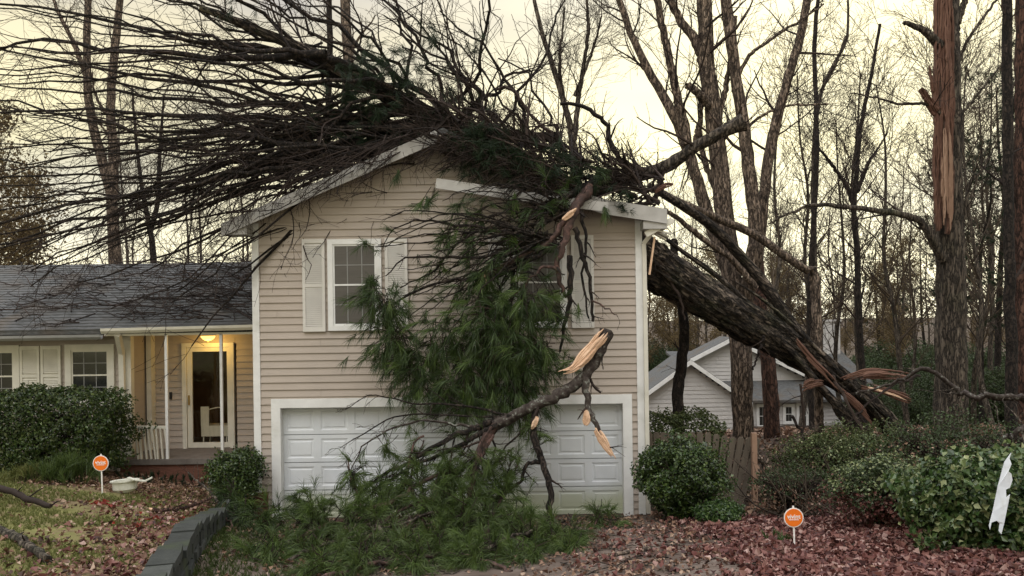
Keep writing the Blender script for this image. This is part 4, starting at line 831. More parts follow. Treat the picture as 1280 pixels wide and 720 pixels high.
# --- pine boughs piled on the driveway
piles = [
 ('tall bare branched pine bough leaning up against the left half of the garage door', [([(470, 690, 11.0), (455, 640, 11.6), (440, 600, 12.2), (432, 570, 12.6)], .025, .01, dict(tw=12)), ([(540, 680, 11.2), (520, 630, 11.7), (515, 585, 12.2), (530, 550, 12.5)], .028, .01, dict(tw=14)), ([(600, 690, 11), (618, 640, 11.6), (640, 600, 12.2), (650, 570, 12.5)], .028, .01, dict(tw=14)), ([(440, 690, 11), (500, 640, 11.5), (570, 612, 12), (640, 600, 12.3)], .03, .012, dict(tw=12))],
  [(445, 590, 12.2, 20, 10), (520, 580, 12.2, 26, 18), (585, 575, 12.2, 30, 24), (640, 590, 12.2, 22, 14), (470, 620, 11.9, 30, 30)]),
 ('pine bough reaching furthest down the driveway to the bottom of the picture', [([(400, 725, 9.0), (440, 712, 9.4), (500, 700, 9.9), (560, 690, 10.3)], .04, .02, dict(tw=12)), ([(640, 715, 9.3), (600, 700, 9.8), (560, 690, 10.2)], .025, .012, dict(tw=10))],
  [(400, 712, 9.4, 34, 44), (450, 712, 9.5, 34, 40), (520, 706, 9.7, 36, 44), (590, 706, 9.8, 36, 44), (660, 702, 9.9, 34, 40), (330, 700, 9.8, 30, 26), (710, 690, 10.2, 24, 20)]),
 ('pine bough heaped left on the driveway, its bare stem pointing at the garage', [([(345, 690, 10.9), (400, 660, 11.2), (440, 645, 11.4), (500, 622, 11.6), (530, 600, 11.8), (570, 588, 11.9)], .035, .03, dict(tw=10, green=.5))],
  [(400, 668, 11.2, 40, 70), (440, 660, 11.2, 40, 80), (395, 640, 11.8, 26, 30), (470, 640, 11.6, 36, 60)]),
 ('pine bough in the middle of the heap with a snapped upright stub', [([(578, 700, 11.3), (577, 660, 11.4), (578, 636, 11.45)], .045, .035, dict(mi=2, tw=4, green=.5)), ([(500, 650, 11.5), (560, 640, 11.5), (620, 650, 11.4)], .03, .015, dict(tw=10, green=.6))],
  [(540, 640, 11.6, 44, 100), (590, 650, 11.4, 44, 90), (560, 610, 11.9, 34, 60), (620, 620, 11.9, 34, 60), (480, 600, 12, 26, 30)]),
 ('pine bough spread on the right of the heap toward the right door jamb', [([(730, 680, 10.9), (680, 675, 10.9), (640, 660, 11.2), (610, 650, 11.5)], .03, .02, dict(tw=12, green=.6))],
  [(690, 690, 10.5, 36, 70), (650, 680, 10.8, 36, 70), (640, 650, 11.6, 34, 60), (710, 675, 10.8, 28, 40)]),
 ('pine bough lying lowest at the front of the heap', [([(430, 712, 9.9), (470, 705, 10), (510, 695, 10.2), (560, 690, 10.4)], .035, .02, dict(tw=12, green=.6))],
  [(450, 695, 10.3, 36, 70), (500, 690, 10.5, 36, 70), (550, 690, 10.5, 34, 60), (610, 695, 10.3, 36, 60), (390, 700, 10.4, 32, 40)]),
 ('dark pine bough trailing down the bank beside the retaining wall', [([(282, 628, 12.1), (275, 640, 12), (290, 655, 11.7), (300, 670, 11.4)], .02, .01, dict(tw=8, green=.5))],
  [(285, 620, 12.2, 18, 22), (300, 640, 12, 20, 24), (335, 650, 11.6, 24, 26), (350, 690, 10.8, 24, 26), (330, 705, 10.2, 24, 26)]),
 ('small green pine sprig before the right jamb of the garage door', [([(740, 668, 12), (745, 650, 12.2), (752, 640, 12.3)], .015, .008, dict(tw=4, green=.6))], [(745, 648, 12.3, 16, 16), (765, 660, 12.1, 14, 8)]),
 ('short sprig of dark needles standing beside the left jamb', [([(372, 655, 12.8), (376, 635, 12.9), (374, 620, 13)], .012, .006, dict(tw=3, green=.6))], [(375, 628, 12.9, 10, 10), (350, 645, 12.6, 22, 18), (395, 640, 12.6, 14, 10)]),
]
for lb, tr, cl in piles: bough('fallen_bough', tr, lb, clumps=cl, cat='pine bough', group='pine boughs fallen on the driveway', needle='needlelt' if 'dark' not in lb else 'needle', twl=(.2, .5), nlen=.25, hangdir=(-.1, -.3, .1), droop=.9, nn=26)

for pts_, lb_ in (([(352, 704, 10.0), (400, 682, 10.4), (450, 668, 10.7), (500, 655, 11.0), (540, 640, 11.2)], 'bare grey stem lying over the left of the needle heap'), ([(470, 655, 10.9), (485, 680, 10.6), (487, 700, 10.2)], 'short dark stem pointing down out of the needle heap'), ([(600, 690, 10.2), (650, 668, 10.6), (700, 655, 11.0)], 'bare stem lying over the right of the needle heap')):
    t = thing('fallen_stick', tuple(at(*pts_[0])), lb_, 'stick', 'bare stems over the needle heap'); mb = MB(); p_, r_ = limb(mb, P(*pts_), .028, .016, 20, 7, .12, wob=.012); a, b = grow(p_, r_, 9, (.2, .7), (25, 65), N_=6, noise=.18, rr=(.3, .6)); tubes(mb, a, np.clip(b, .004, .012), 4); a, b = grow(a, b, 3, (.1, .35), N_=4, noise=.15); tubes(mb, a, np.clip(b, .003, .006), 3); mb.build('stick', M['barkgrey'], t, smooth=True)
nb_ = 500; c_ = np.c_[rng.uniform(-4, 6.5, nb_), rng.uniform(8, 13.9, nb_)]; c_ = c_[c_[:, 0] > wallx(c_[:, 1]) + .2]; nb_ = len(c_); th = rng.uniform(0, 6.28, nb_); l_ = rng.uniform(.08, .45, nb_)
e0 = np.c_[c_, zg(c_[:, 0], c_[:, 1]) + .03]; e1_ = e0.copy(); e1_[:, 0] += np.cos(th) * l_; e1_[:, 1] += np.sin(th) * l_; e1_[:, 2] = zg(e1_[:, 0], e1_[:, 1]) + .03; mm_ = (e0 + e1_) / 2 + rng.normal(0, .015, e0.shape)
mb = MB(); tubes(mb, np.stack([e0, mm_, e1_], 1), np.repeat(rng.uniform(.003, .012, (nb_, 1)), 3, axis=1), 5); tag(mb.build('twig_litter', M['barkgrey']), 'small broken twigs littering the driveway and yard', 'twigs', kind='stuff')
# ================================================================== FALLEN TREE
ft = thing('fallen_tree', tuple(at(1130, 555, 18.6)), 'huge fallen pine leaning on the house, bare limbs fanned across the roof', 'fallen tree')
TP = [(1150, 565, 18.8), (1105, 520, 18.5), (1050, 475, 18.1), (960, 418, 17.4), (880, 372, 16.8), (805, 325, 16.2), (760, 288, 15.8), (700, 243, 15.5), (620, 192, 15.2), (540, 148, 15.0), (450, 100, 14.8), (370, 58, 14.6), (250, 10, 14.3)]
TR = [.13, .17, .26, .38, .42, .43, .42, .32, .24, .18, .13, .09, .05]
mb = MB(); tp_, tr_ = limb(mb, P(*TP), TR, n=170, sides=56, rough=.07)
mb.build('trunk', M['trunkbark'], ft, smooth=True)
mb = MB()
for pts, r0, r1 in [
 ([(1120, 545, 19.2), (1060, 480, 18.9), (1000, 420, 18.7), (960, 362, 18.4), (930, 325, 18.2), (900, 292, 17.9), (870, 268, 17.5), (835, 246, 16.9), (812, 232, 16.3)], .18, .06),
 ([(1085, 540, 17.9), (1040, 500, 17.6), (990, 440, 17.2), (950, 395, 17.0), (900, 348, 16.8), (850, 312, 16.5), (815, 285, 16.3)], .10, .03),
 ([(1130, 560, 18.0), (1080, 500, 17.6), (1010, 425, 17.1), (960, 380, 16.9), (920, 352, 16.8)], .07, .02),
 ([(1110, 570, 18.0), (1060, 530, 17.8), (1040, 500, 17.6)], .12, .08)]:
    limb(mb, P(*pts), r0, r1, 40, 14, .08)
mb.build('side_trunk', M['trunkbark'], ft, smooth=True)
mb = MB(); lp, lr = limb(mb, P((930, 152, 14.6), (905, 164, 14.7), (875, 180, 14.8), (850, 197, 14.9), (825, 211, 15.0), (790, 221, 15.1), (745, 238, 15.3), (690, 250, 15.4)), [.15, .10, .105, .11, .12, .12, .13, .14], n=50, sides=18, rough=.09)
mb.build('upper_limb', M['barkgrey'], ft, smooth=True)
big, rads = [], []
L1 = MB()
def bez(S, E, w, n=16):
    S, E = np.array(S, float), np.array(E, float); Cc = np.array([(S[0] + E[0]) / 2 + 50, S[1] + (E[1] - S[1]) * w, (S[2] + E[2]) / 2])
    t = np.linspace(0, 1, n)[:, None]; q = (1 - t) ** 2 * S + 2 * t * (1 - t) * Cc + t * t * E
    wv = np.cumsum(rng.normal(0, 5.2, (n, 2)) + rng.normal(0, 1.2, (1, 2)), axis=0); wv -= wv[0]; q[:, :2] += wv
    return np.array([at(*a) for a in q])
spx = lambda x: (x, np.interp(x, [250, 370, 450, 540, 620, 700, 760], [10, 58, 100, 148, 192, 243, 288]), np.interp(x, [250, 370, 450, 540, 620, 700], [14.3, 14.6, 14.8, 15., 15.2, 15.5]))
n1 = 62
for k in range(n1):
    u = (k + rng.random()) / n1; ey = -110 + 520 * u ** .9; up = 1 - u
    sx = rng.uniform(380, 640) if up > .55 else rng.uniform(430, 640)
    S_ = spx(sx); ex = rng.uniform(-140, 80) if rng.random() < .65 else rng.uniform(60, 330)
    S_ = (S_[0], S_[1] + rng.uniform(-22, 14) + (0 if up > .55 else rng.uniform(0, 26)), S_[2] + rng.uniform(-.5, .5))
    Ye = rng.uniform(12.4, 17.5)
    if ey > 280: Ye = rng.uniform(12.6, 15.0); ex = rng.uniform(-60, 300)
    q = bez(S_, (ex, ey + rng.normal(0, 16), Ye), rng.uniform(.5, .75) if up > .6 else (rng.uniform(.3, .6) if up > .35 else rng.uniform(.08, .4))); r0 = rng.uniform(.022, .045) if k % 4 else rng.uniform(.05, .085)
    big.append(q); rads.append(np.linspace(r0, .010, 16))
for S_, E, w in [((600, 160), (470, -30), .4), ((640, 175), (520, -20), .5), ((560, 130), (600, -30), .6), ((680, 215), (560, 20), .55), ((700, 230), (600, 60), .5), ((560, 140), (380, -40), .5), ((520, 120), (330, -40), .5), ((500, 110), (420, -40), .5),
                 ((650, 200), (500, 40), .6), ((690, 235), (550, 60), .6), ((580, 150), (650, 20), .6), ((480, 100), (250, -40), .5), ((450, 90), (200, -50), .5), ((620, 180), (455, 20), .5), ((610, 170), (640, -10), .5), ((540, 170), (300, 150), .4), ((560, 190), (250, 235), .3), ((540, 185), (180, 130), .6)]:
    q = bez((*S_, 15.1), (*E, rng.uniform(13.6, 16.5)), w); big.append(q); rads.append(np.linspace(rng.uniform(.035, .065), .012, 16))
for k in range(20):
    S_ = (rng.uniform(420, 600), rng.uniform(150, 205), rng.uniform(14.3, 15.2)); ey = 130 + 235 * (k + rng.random()) / 20
    q = bez(S_, (rng.uniform(-150, 110), ey, rng.uniform(12.4, 15.0)), rng.uniform(.2, .5)); big.append(q); rads.append(np.linspace(rng.uniform(.03, .06), .010, 16))
big = np.array(big); rads = np.array(rads); tubes(L1, big, rads, 7, rough=.06)
L1.build('limb', M['barkdk'], ft, smooth=True)
tw = MB()
def clampwing(p):   # keep twigs above the wing roof and in front of the gable
    x, y, z = p[..., 0], p[..., 1], p[..., 2]
    rz = EYZ + .12 + (RZ - EYZ) * np.clip((y - YE) / (WRY - YE), 0, 1); inn = (x < X0) & (y > YE - .1)
    p[..., 2] = np.where(inn & (z < rz), rz + .02, z)
    return p
a1, b1 = grow(big, rads, 8, (.8, 2.4), (18, 60), .2, N_=8, bias=(-.02, 0, -.004), noise=.15, rr=(.35, .6), shrink=.55, tip=.35); b1 = np.clip(b1, .005, .03); tubes(tw, clampwing(a1), b1, 4)
a2, b2 = grow(a1, b1, 3, (.35, 1.2), (20, 70), .15, N_=6, bias=(-.01, 0, -.01), noise=.1, rr=(.45, .7), shrink=.4, tip=.5); b2 = np.clip(b2, .0035, .012); tubes(tw, clampwing(a2), b2, 3)
a3, b3 = grow(a2, b2, 1, (.25, .7), (20, 50), .2, N_=4, noise=.12, rr=(.6, .8), tip=.7); b3 = np.clip(b3, .003, .006); tubes(tw, clampwing(a3), b3, 3)
# twigs lying on the wing roof
nr = 260; ry = rng.uniform(YE + .1, WRY, nr); rx = X0 - .1 - np.abs(rng.normal(0, 3.2, nr)); sx_ = np.c_[rx, ry]; th = rng.normal(2.6, .6, nr); l = rng.uniform(.3, 1.6, nr)
rp = np.zeros((nr, 6, 3))
for k in range(6):
    rp[:, k, 0] = np.minimum(rx + np.cos(th) * l * k / 5 + rng.normal(0, .03, nr), X0 - .05); rp[:, k, 1] = np.clip(ry + np.sin(th) * l * k / 5, YE, WRY + .3); rp[:, k, 2] = EYZ + .13 + (RZ - EYZ) * (rp[:, k, 1] - YE) / (WRY - YE) + rng.uniform(0, .08, nr)
rr0 = np.tile(np.linspace(.014, .005, 6), (nr, 1)); tubes(tw, rp, rr0, 4); a, b = grow(rp, rr0, 5, (.15, .6), (25, 60), N_=5, noise=.15); tubes(tw, clampwing(a), np.clip(b, .003, .01), 3)
# brush of twigs spilling over the left rake and the ridge
edge = []
for k in range(34):
    x = rng.uniform(300, 560); y = 262 - (x - 290) * .37 + rng.normal(0, 8); edge.append(P((x, y - 12, 13.9), (x - rng.uniform(10, 60), y + rng.uniform(0, 25), 13.5), (x - rng.uniform(20, 110), y + rng.uniform(10, 55), 13.4)))
edge = np.array([resample(e_, 8) for e_ in edge]); er = np.tile(np.linspace(.013, .005, 8), (34, 1)); tubes(tw, edge, er, 4)
a, b = grow(edge, er, 8, (.3, .8), (20, 50), .2, N_=5, bias=(0, 0, -.04)); tubes(tw, a, np.clip(b, .003, .01), 3); a, b = grow(a, b, 2, (.15, .4), (25, 50), N_=4); tubes(tw, a, np.clip(b, .003, .01), 3)
# brush piled on the crushed right roof
hp = []
NH = 230
for k in range(NH):
    x = rng.uniform(545, 830) if k % 3 else rng.uniform(560, 760); y = np.interp(x, [540, 640, 740, 830], [160, 195, 232, 250]); c = (x, y + rng.uniform(-32, 8), rng.uniform(13.5, 15.0)); th = rng.normal(2.8, .7); l = rng.uniform(30, 90)
    hp.append(P(c, (c[0] + math.cos(th) * l / 2, c[1] - math.sin(th) * l / 2 + rng.normal(0, 6), c[2] + rng.normal(0, .15)), (c[0] + math.cos(th) * l, c[1] - math.sin(th) * l * .8, c[2] + rng.normal(0, .3))))
hp = np.array([resample(e_, 8) for e_ in hp]); hr = rng.uniform(.012, .04, (NH, 1)) * np.linspace(1, .3, 8); tubes(tw, hp, hr, 5)
hp2 = []
for k in range(100):
    x = rng.uniform(560, 740); y = np.interp(x, [545, 600, 700, 740], [172, 192, 232, 246]); hp2.append(P((x, y + rng.normal(0, 5), 13.5), (x - 20, y - rng.uniform(-8, 18), 13.4), (x - rng.uniform(30, 70), y + rng.uniform(-30, 25), 13.4)))
hp2 = np.array([resample(e_, 7) for e_ in hp2]); h2 = rng.uniform(.01, .03, (100, 1)) * np.linspace(1, .3, 7); tubes(tw, hp2, h2, 4); a, b = grow(hp2, h2, 6, (.15, .5), (25, 60), .1, N_=5, noise=.18); tubes(tw, a, np.clip(b, .003, .01), 3)
a, b = grow(hp, hr, 6, (.3, .9), (25, 60), .1, N_=5, noise=.16); tubes(tw, a, np.clip(b, .004, .014), 3); a, b = grow(a, b, 3, (.15, .4), (25, 55), N_=4); tubes(tw, a, np.clip(b, .003, .008), 3)
# twigs off the upper limb and the lower right tangle
a, b = grow(lp, lr, 22, (.5, 1.6), (30, 80), .1, N_=7, noise=.2, rr=(.12, .3)); tubes(tw, a, np.clip(b, .006, .05), 5, rough=.05); a, b = grow(a, b, 5, (.2, .7), (25, 60), N_=5, noise=.15); tubes(tw, a, np.clip(b, .004, .01), 3)
for pts, r0, r1 in [([(800, 215, 15), (782, 206, 15), (763, 180, 14.9), (760, 160, 14.9), (745, 145, 14.8), (725, 131, 14.8), (700, 130, 14.8)], .06, .035), ([(640, 167, 14.6), (668, 170, 14.6), (700, 173, 14.5)], .07, .085),
                    ([(822, 218, 15), (826, 236, 14.9), (812, 252, 14.8), (780, 262, 14.5)], .07, .04), ([(700, 172, 14.6), (670, 150, 14.7), (640, 112, 14.8), (620, 112, 14.8)], .03, .02), ([(815, 240, 15), (820, 215, 14.9), (822, 190, 14.8)], .03, .01),
                    ([(805, 300, 15.8), (835, 345, 16), (848, 370, 16), (856, 400, 16)], .04, .015), ([(690, 250, 14.4), (620, 215, 14.3), (560, 200, 14.2), (530, 190, 14.2)], .06, .03),
                    ([(1150, 470, 17), (1110, 485, 17), (1070, 520, 16.8), (1040, 560, 16.5)], .03, .012), ([(990, 520, 16.5), (1010, 560, 16.5), (1000, 600, 16.2)], .03, .012), ([(1040, 470, 17), (1080, 545, 16.4), (1090, 600, 15.8)], .035, .012),
                    ([(1000, 480, 17), (1005, 530, 17), (1002, 580, 17)], .03, .02), ([(1060, 500, 17), (1100, 560, 16.6), (1120, 600, 16)], .03, .012), ([(955, 420, 16.8), (945, 450, 16.8), (940, 462, 16.8)], .03, .015)]:
    p_, r_ = limb(tw, P(*pts), r0, r1, 20, 8, .1, wob=.015); a, b = grow(p_, r_, 7, (.3, .9), (30, 70), N_=6, noise=.2, rr=(.2, .45)); tubes(tw, a, np.clip(b, .004, .02), 4); a, b = grow(a, b, 3, (.15, .5), (30, 60), N_=4, noise=.2); tubes(tw, a, np.clip(b, .003, .01), 3)
tw.build('twigs', M['twig'], ft)
# needles still on the crown: clumps along the ridge
nm = MB()
for x, y, r, n_ in [(440, 95, 30, 34), (480, 110, 34, 44), (520, 100, 26, 26), (470, 150, 26, 26), (430, 130, 26, 20), (560, 150, 34, 36), (530, 170, 30, 30), (600, 175, 26, 26), (640, 195, 28, 26), (680, 215, 28, 30), (540, 50, 14, 10), (535, 40, 10, 6), (720, 228, 26, 26), (300, 20, 24, 10), (590, 60, 16, 5), (460, 60, 20, 10), (610, 200, 24, 22), (780, 250, 20, 12), (700, 190, 16, 6), (570, 120, 24, 18), (500, 80, 24, 18), (400, 170, 30, 14), (590, 190, 30, 30), (650, 215, 22, 20), (445, 170, 34, 24), (570, 178, 16, 26), (610, 195, 16, 26), (650, 210, 18, 26), (690, 232, 16, 20), (580, 205, 16, 14), (640, 225, 16, 14)]:
    yy = 13.5 if y > 172 and x > 550 else 14.5; c = at(x, y, yy); rr = r / 1000 * yy; pos = c + rng.normal(0, .5, (n_, 3)) * (rr, .2 if yy < 14 else .5, rr); tufts(nm, pos, rng.normal(0, 1, (n_, 3)), .24, 26, .6, .3, .006)
nm.build('needles', M['needledk'], ft)
for s_ in [shard('splintered_wood', [(1052, 476, 17.3), (1085, 467, 17.2), (1115, 468, 17.2), (1142, 471, 17.2)], [.14, .22, .2, .14], .07, 'woodred', .6), shard('splintered_wood', [(1075, 482, 17.2), (1105, 488, 17.15), (1140, 500, 17.1)], [.12, .17, .18], .05, 'woodred', .8),
           shard('splintered_wood', [(1085, 484, 17.1), (1112, 492, 17.0), (1138, 502, 17.0)], [.03, .05, .02], .02, 'wood', .2), shard('splintered_wood', [(1000, 488, 17.1), (1012, 480, 17.1), (1030, 478, 17.2)], [.14, .2, .16], .05, 'woodred', .7),
           shard('splintered_wood', [(994, 425, 16.75), (1015, 450, 16.8), (1035, 470, 16.9), (1052, 490, 17.0)], [.10, .14, .13, .1], .03, 'woodred', .6), shard('splintered_wood', [(1040, 480, 16.9), (1070, 505, 16.9), (1100, 540, 16.8)], [.08, .14, .06], .03, 'woodred', .35),
           shard('splintered_wood', [(818, 240, 14.7), (832, 232, 14.7), (842, 230, 14.7)], [.06, .08, .03], .03, 'woodred', .2)]: s_(ft)

# ================================================================== STANDING TREES
def tree_thing(name, stems, label, bark, base, group='standing trees around the house', cat='tree', twig='twig', gr=(14, 7, 3), ln=((1.2, 3.), (.6, 1.5), (.3, .8)), bias=(0, 0, .04), r2=.9, sides=12, tmin=.15, rough=.05):
    t = thing(name, base, label, cat, group); mb = MB(); tw = MB()
    for k, (pts, r0, r1, *kk) in enumerate(stems):
        kw = kk[0] if kk else {}
        q = P(*pts)
        if k == 0: q = np.vstack([[(base[0] * .3 + q[0, 0] * .7, q[0, 1], base[2] - .1)], q])
        p_, r_ = limb(mb, q, r0, r1, kw.get('n', 36), kw.get('sides', sides), kw.get('rough', rough), wob=kw.get('wob', .01))
        g1, g2, g3 = [int(round(g * kw.get('g', 1))) for g in gr]
        if g1 == 0: continue
        a, b = grow(p_, r_, g1, ln[0], (30, 65), kw.get('t0', tmin), N_=8, bias=bias, noise=.13, rr=(.12, .35)); b = np.clip(b, .008, .09); tubes(tw, a, b, 5)
        a, b = grow(a, b, g2, ln[1], (25, 55), .15, N_=6, bias=bias, noise=.12, rr=(.4, .7)); b = np.clip(b, .005, .03); tubes(tw, a, b, 3)
        if gr[2]: a, b = grow(a, b, gr[2], ln[2], (25, 55), .2, N_=4, bias=bias, noise=.12, rr=(.5, .8)); b = np.clip(b, .0035, .012); tubes(tw, a, b, 3)
    mb.build('trunk', M[bark], t, smooth=True)
    if tw.n: tw.build('branches', M[twig], t)
    return t
def gbase(px, Y): x = at(px, 500, Y)[0]; return (x, Y, float(zg(x, Y)))
Y = 19.0
tree_thing('bare_tree', [
 ([(928, 545, Y), (926, 440, Y), (918, 380, Y), (912, 320, Y), (904, 250, Y), (897, 190, Y), (890, 130, Y), (884, 80, Y), (880, 0, Y), (878, -80, Y)], .27, .15, dict(g=.5, t0=.5)),
 ([(930, 385, Y), (940, 330, Y - .2), (944, 290, Y - .2), (938, 220, Y - .2), (928, 145, Y - .2), (920, 95, Y - .2), (912, 40, Y - .2), (906, -20, Y - .2), (900, -90, Y)], .17, .12, dict(g=.5, t0=.4)),
 ([(928, 392, Y), (944, 335, Y), (953, 270, Y), (960, 210, Y), (970, 155, Y), (983, 105, Y), (1000, 50, Y), (1010, 0, Y), (1020, -60, Y)], .15, .08, dict(g=.9, t0=.4)),
 ([(915, 360, Y), (898, 305, Y + .1), (880, 255, Y + .1), (868, 215, Y + .1), (855, 175, Y + .1), (845, 150, Y), (826, 115, Y), (810, 88, Y), (795, 58, Y), (783, 25, Y), (770, -15, Y), (760, -60, Y)], .16, .06, dict(g=.9, t0=.5)),
 ([(858, 180, Y), (855, 155, Y), (846, 120, Y), (836, 70, Y), (825, 20, Y), (815, -30, Y)], .12, .07, dict(g=.6)),
 ([(886, 100, Y), (868, 50, Y), (850, 25, Y), (835, -10, Y), (825, -50, Y)], .12, .07, dict(g=.6)),
 ([(888, 135, Y - .1), (875, 118, Y - .3), (859, 106, Y - .4)], .10, .08, dict(g=0)),
 ([(921, 100, Y - .2), (935, 72, Y - .3), (962, 50, Y - .3), (1000, 25, Y - .3), (1030, 5, Y - .3)], .05, .02, dict(g=.5)),
 ([(893, 165, Y), (905, 120, Y), (912, 80, Y), (920, 20, Y)], .08, .04, dict(g=.4)),
 ([(868, 180, Y), (876, 140, Y), (872, 120, Y)], .06, .03, dict(g=.2)),
 ([(905, 260, Y), (880, 200, Y + .3), (875, 165, Y + .4), (878, 125, Y + .4)], .08, .05, dict(g=.3)),
 ([(930, 165, Y), (945, 150, Y), (962, 140, Y), (985, 132, Y), (1035, 130, Y)], .04, .02, dict(g=.6)),
], 'large tan barked tree splitting into many stems behind the leaning trunk', 'barktan', gbase(928, Y), gr=(16, 6, 3), rough=.06, sides=16)
tree_thing('bent_tree', [([(1020, 358, 18.6), (1004, 336, 18.5), (975, 316, 18.4), (945, 295, 18.3), (905, 276, 18.0), (870, 262, 17.6), (840, 248, 17.2), (822, 240, 16.8)], .10, .075, dict(g=.5)),
 ([(945, 360, 18.2), (915, 325, 18), (880, 300, 17.6), (850, 275, 17.2), (830, 262, 16.8)], .08, .045, dict(g=.5)), ([(1025, 550, 18.6), (1022, 450, 18.6), (1020, 345, 18.6)], .095, .10, dict(g=0)), ([(1015, 345, 18.6), (1018, 400, 18.7), (1012, 440, 18.7)], .06, .05, dict(g=0))],
 'smooth pale bent sapling arching from the stump toward the roof', 'barktan', gbase(1025, 18.6), gr=(8, 4, 2), ln=((.5, 1.5), (.3, .8), (.2, .5)))
Y = 20.0
sn = tree_thing('snapped_tree', [
 ([(1190, 560, Y), (1189, 440, Y), (1188, 330, Y), (1187, 290, Y), (1186, 180, Y), (1184, 60, Y), (1183, -30, Y), (1182, -90, Y)], [.40, .38, .35, .32, .31, .29, .27, .24, .23], .2, dict(sides=26, n=80, g=0, rough=.05)),
 ([(1178, 325, Y - .2), (1166, 300, Y - .4), (1154, 281, Y - .5), (1136, 270, Y - .6), (1100, 264, Y - .8), (1060, 259, Y - 1), (1025, 256, Y - 1), (1000, 261, Y - 1), (960, 280, Y - 1.1)], .12, .02, dict(g=1.2)),
 ([(1182, 150, Y - .3), (1160, 131, Y - .5), (1125, 130, Y - .5), (1095, 122, Y - .5), (1062, 116, Y - .5)], .05, .015, dict(g=.8)),
 ([(1196, 90, Y), (1206, 58, Y), (1222, 32, Y), (1244, 2, Y), (1262, -20, Y)], .05, .02, dict(g=1)),
 ([(1203, 290, Y), (1212, 230, Y), (1226, 215, Y), (1240, 190, Y), (1250, 170, Y)], .04, .015, dict(g=1)),
 ([(1197, 150, Y), (1220, 120, Y), (1240, 95, Y), (1260, 70, Y)], .04, .015, dict(g=1)),
 ([(1178, 60, Y - .3), (1166, 48, Y - .4), (1150, 36, Y - .5), (1130, 27, Y - .5)], .13, .05, dict(g=0)),
 ([(1196, 30, Y), (1206, 0, Y), (1215, -40, Y)], .09, .05, dict(g=.3)),
 ([(1194, 90, Y + .1), (1196, 50, Y + .1), (1194, -40, Y + .1)], .09, .06, dict(g=0)),
], 'thick standing trunk on the right, bark stripped from its splintered orange upper half', 'barkgrey', gbase(1190, Y), gr=(9, 6, 3))
for s_ in [shard('stripped_wood', [(1178, 292, Y - .42), (1179, 270, Y - .42), (1180, 200, Y - .42), (1180, 100, Y - .40), (1180, -20, Y - .38)], [.36, .42, .46, .46, .42], .12, 'woodred', .10, 60, (0, -1, 0)),
           shard('stripped_wood', [(1184, 288, Y - .55), (1184, 250, Y - .56), (1183, 190, Y - .56), (1182, 150, Y - .53)], [.22, .26, .26, .22], .03, 'woodtan', .6, 30, (0, -1, 0)),
           shard('wood_splinter', [(1172, 140, Y - .45), (1162, 128, Y - .5), (1151, 110, Y - .55)], [.3, .2, .03], .08, 'woodred', .1), shard('wood_splinter', [(1167, 115, Y - .42), (1164, 100, Y - .42), (1162, 82, Y - .42)], [.1, .06, .01], .05, 'woodred', .1)]: s_(sn)
tree_thing('bare_tree', [([(848, 500, 17.5), (851, 460, 17.5), (856, 420, 17.5), (852, 385, 17.5), (846, 350, 17.6), (842, 300, 17.8)], .13, .08, dict(g=.6, t0=.3))], 'dark crooked young tree standing in front of the neighbouring gable', 'barkdk', gbase(846, 17.5), gr=(8, 4, 2), ln=((.5, 1.4), (.3, .8), (.2, .5)))
tree_thing('pine_tree', [([(966, 560, 21), (962, 470, 21), (958, 440, 21), (950, 380, 21), (946, 300, 21.5)], .22, .16, dict(g=0))], 'red brown trunk right of the pale multi-stemmed tree, rising behind the leaning trunk', 'barkred', gbase(968, 21))
tree_thing('bare_tree', [([(1078, 470, 24), (1074, 400, 24), (1072, 330, 24), (1068, 280, 24), (1070, 220, 24), (1078, 150, 24), (1090, 90, 24), (1100, 30, 24)], .11, .04), ([(1070, 285, 24), (1062, 240, 24), (1050, 220, 24), (1035, 200, 24), (1020, 180, 24)], .08, .03), ([(1071, 240, 24), (1085, 205, 24), (1095, 190, 24), (1110, 165, 24)], .07, .02)], 'dark slim trunk standing midway between the leaning trunk and the stripped trunk', 'barkdk', gbase(1080, 24), gr=(12, 6, 3))
tree_thing('bare_tree', [([(1015, 520, 23), (1013, 430, 23), (1014, 340, 23), (1018, 260, 23), (1021, 180, 23), (1018, 60, 23), (1024, -20, 23)], .12, .05)], 'thin dark trunk rising straight through the bent sapling', 'barkdk', gbase(1013, 23), gr=(14, 5, 3))
tree_thing('pine_tree', [([(1265, 560, 17), (1264, 440, 17), (1261, 300, 17), (1259, 120, 17), (1257, -40, 17)], .12, .10, dict(g=.7))], 'dark straight narrow trunk near the right border, left of a thicker one', 'barkdk', gbase(1265, 17), gr=(10, 5, 3), ln=((.8, 2), (.4, 1), (.3, .6)))
tree_thing('pine_tree', [([(1282, 560, 17.5), (1281, 440, 17.5), (1280, 300, 17.5), (1281, 120, 17.5), (1279, -40, 17.5)], .22, .18, dict(g=.7))], 'thick dark red trunk cut by the right border', 'barkred', gbase(1282, 17.5), gr=(10, 5, 3), ln=((.8, 2), (.4, 1), (.3, .6)))
tree_thing('bare_tree', [([(146, 360, 30), (144, 320, 30), (140, 260, 30), (137, 235, 30), (122, 180, 30), (112, 130, 30), (108, 60, 30), (112, -30, 30)], .26, .12, dict(g=.6)), ([(140, 250, 30), (142, 190, 30), (138, 130, 30), (146, 40, 30), (152, -30, 30)], .2, .11, dict(g=.6)), ([(112, 110, 30), (95, 60, 30), (75, 20, 30), (60, -20, 30)], .1, .05), ([(138, 150, 30), (120, 120, 30), (115, 90, 30)], .06, .03)],
 'forked grey brown trunk rising above the left wing roof', 'barktan', gbase(146, 30), gr=(12, 6, 3), twig='twigfar')
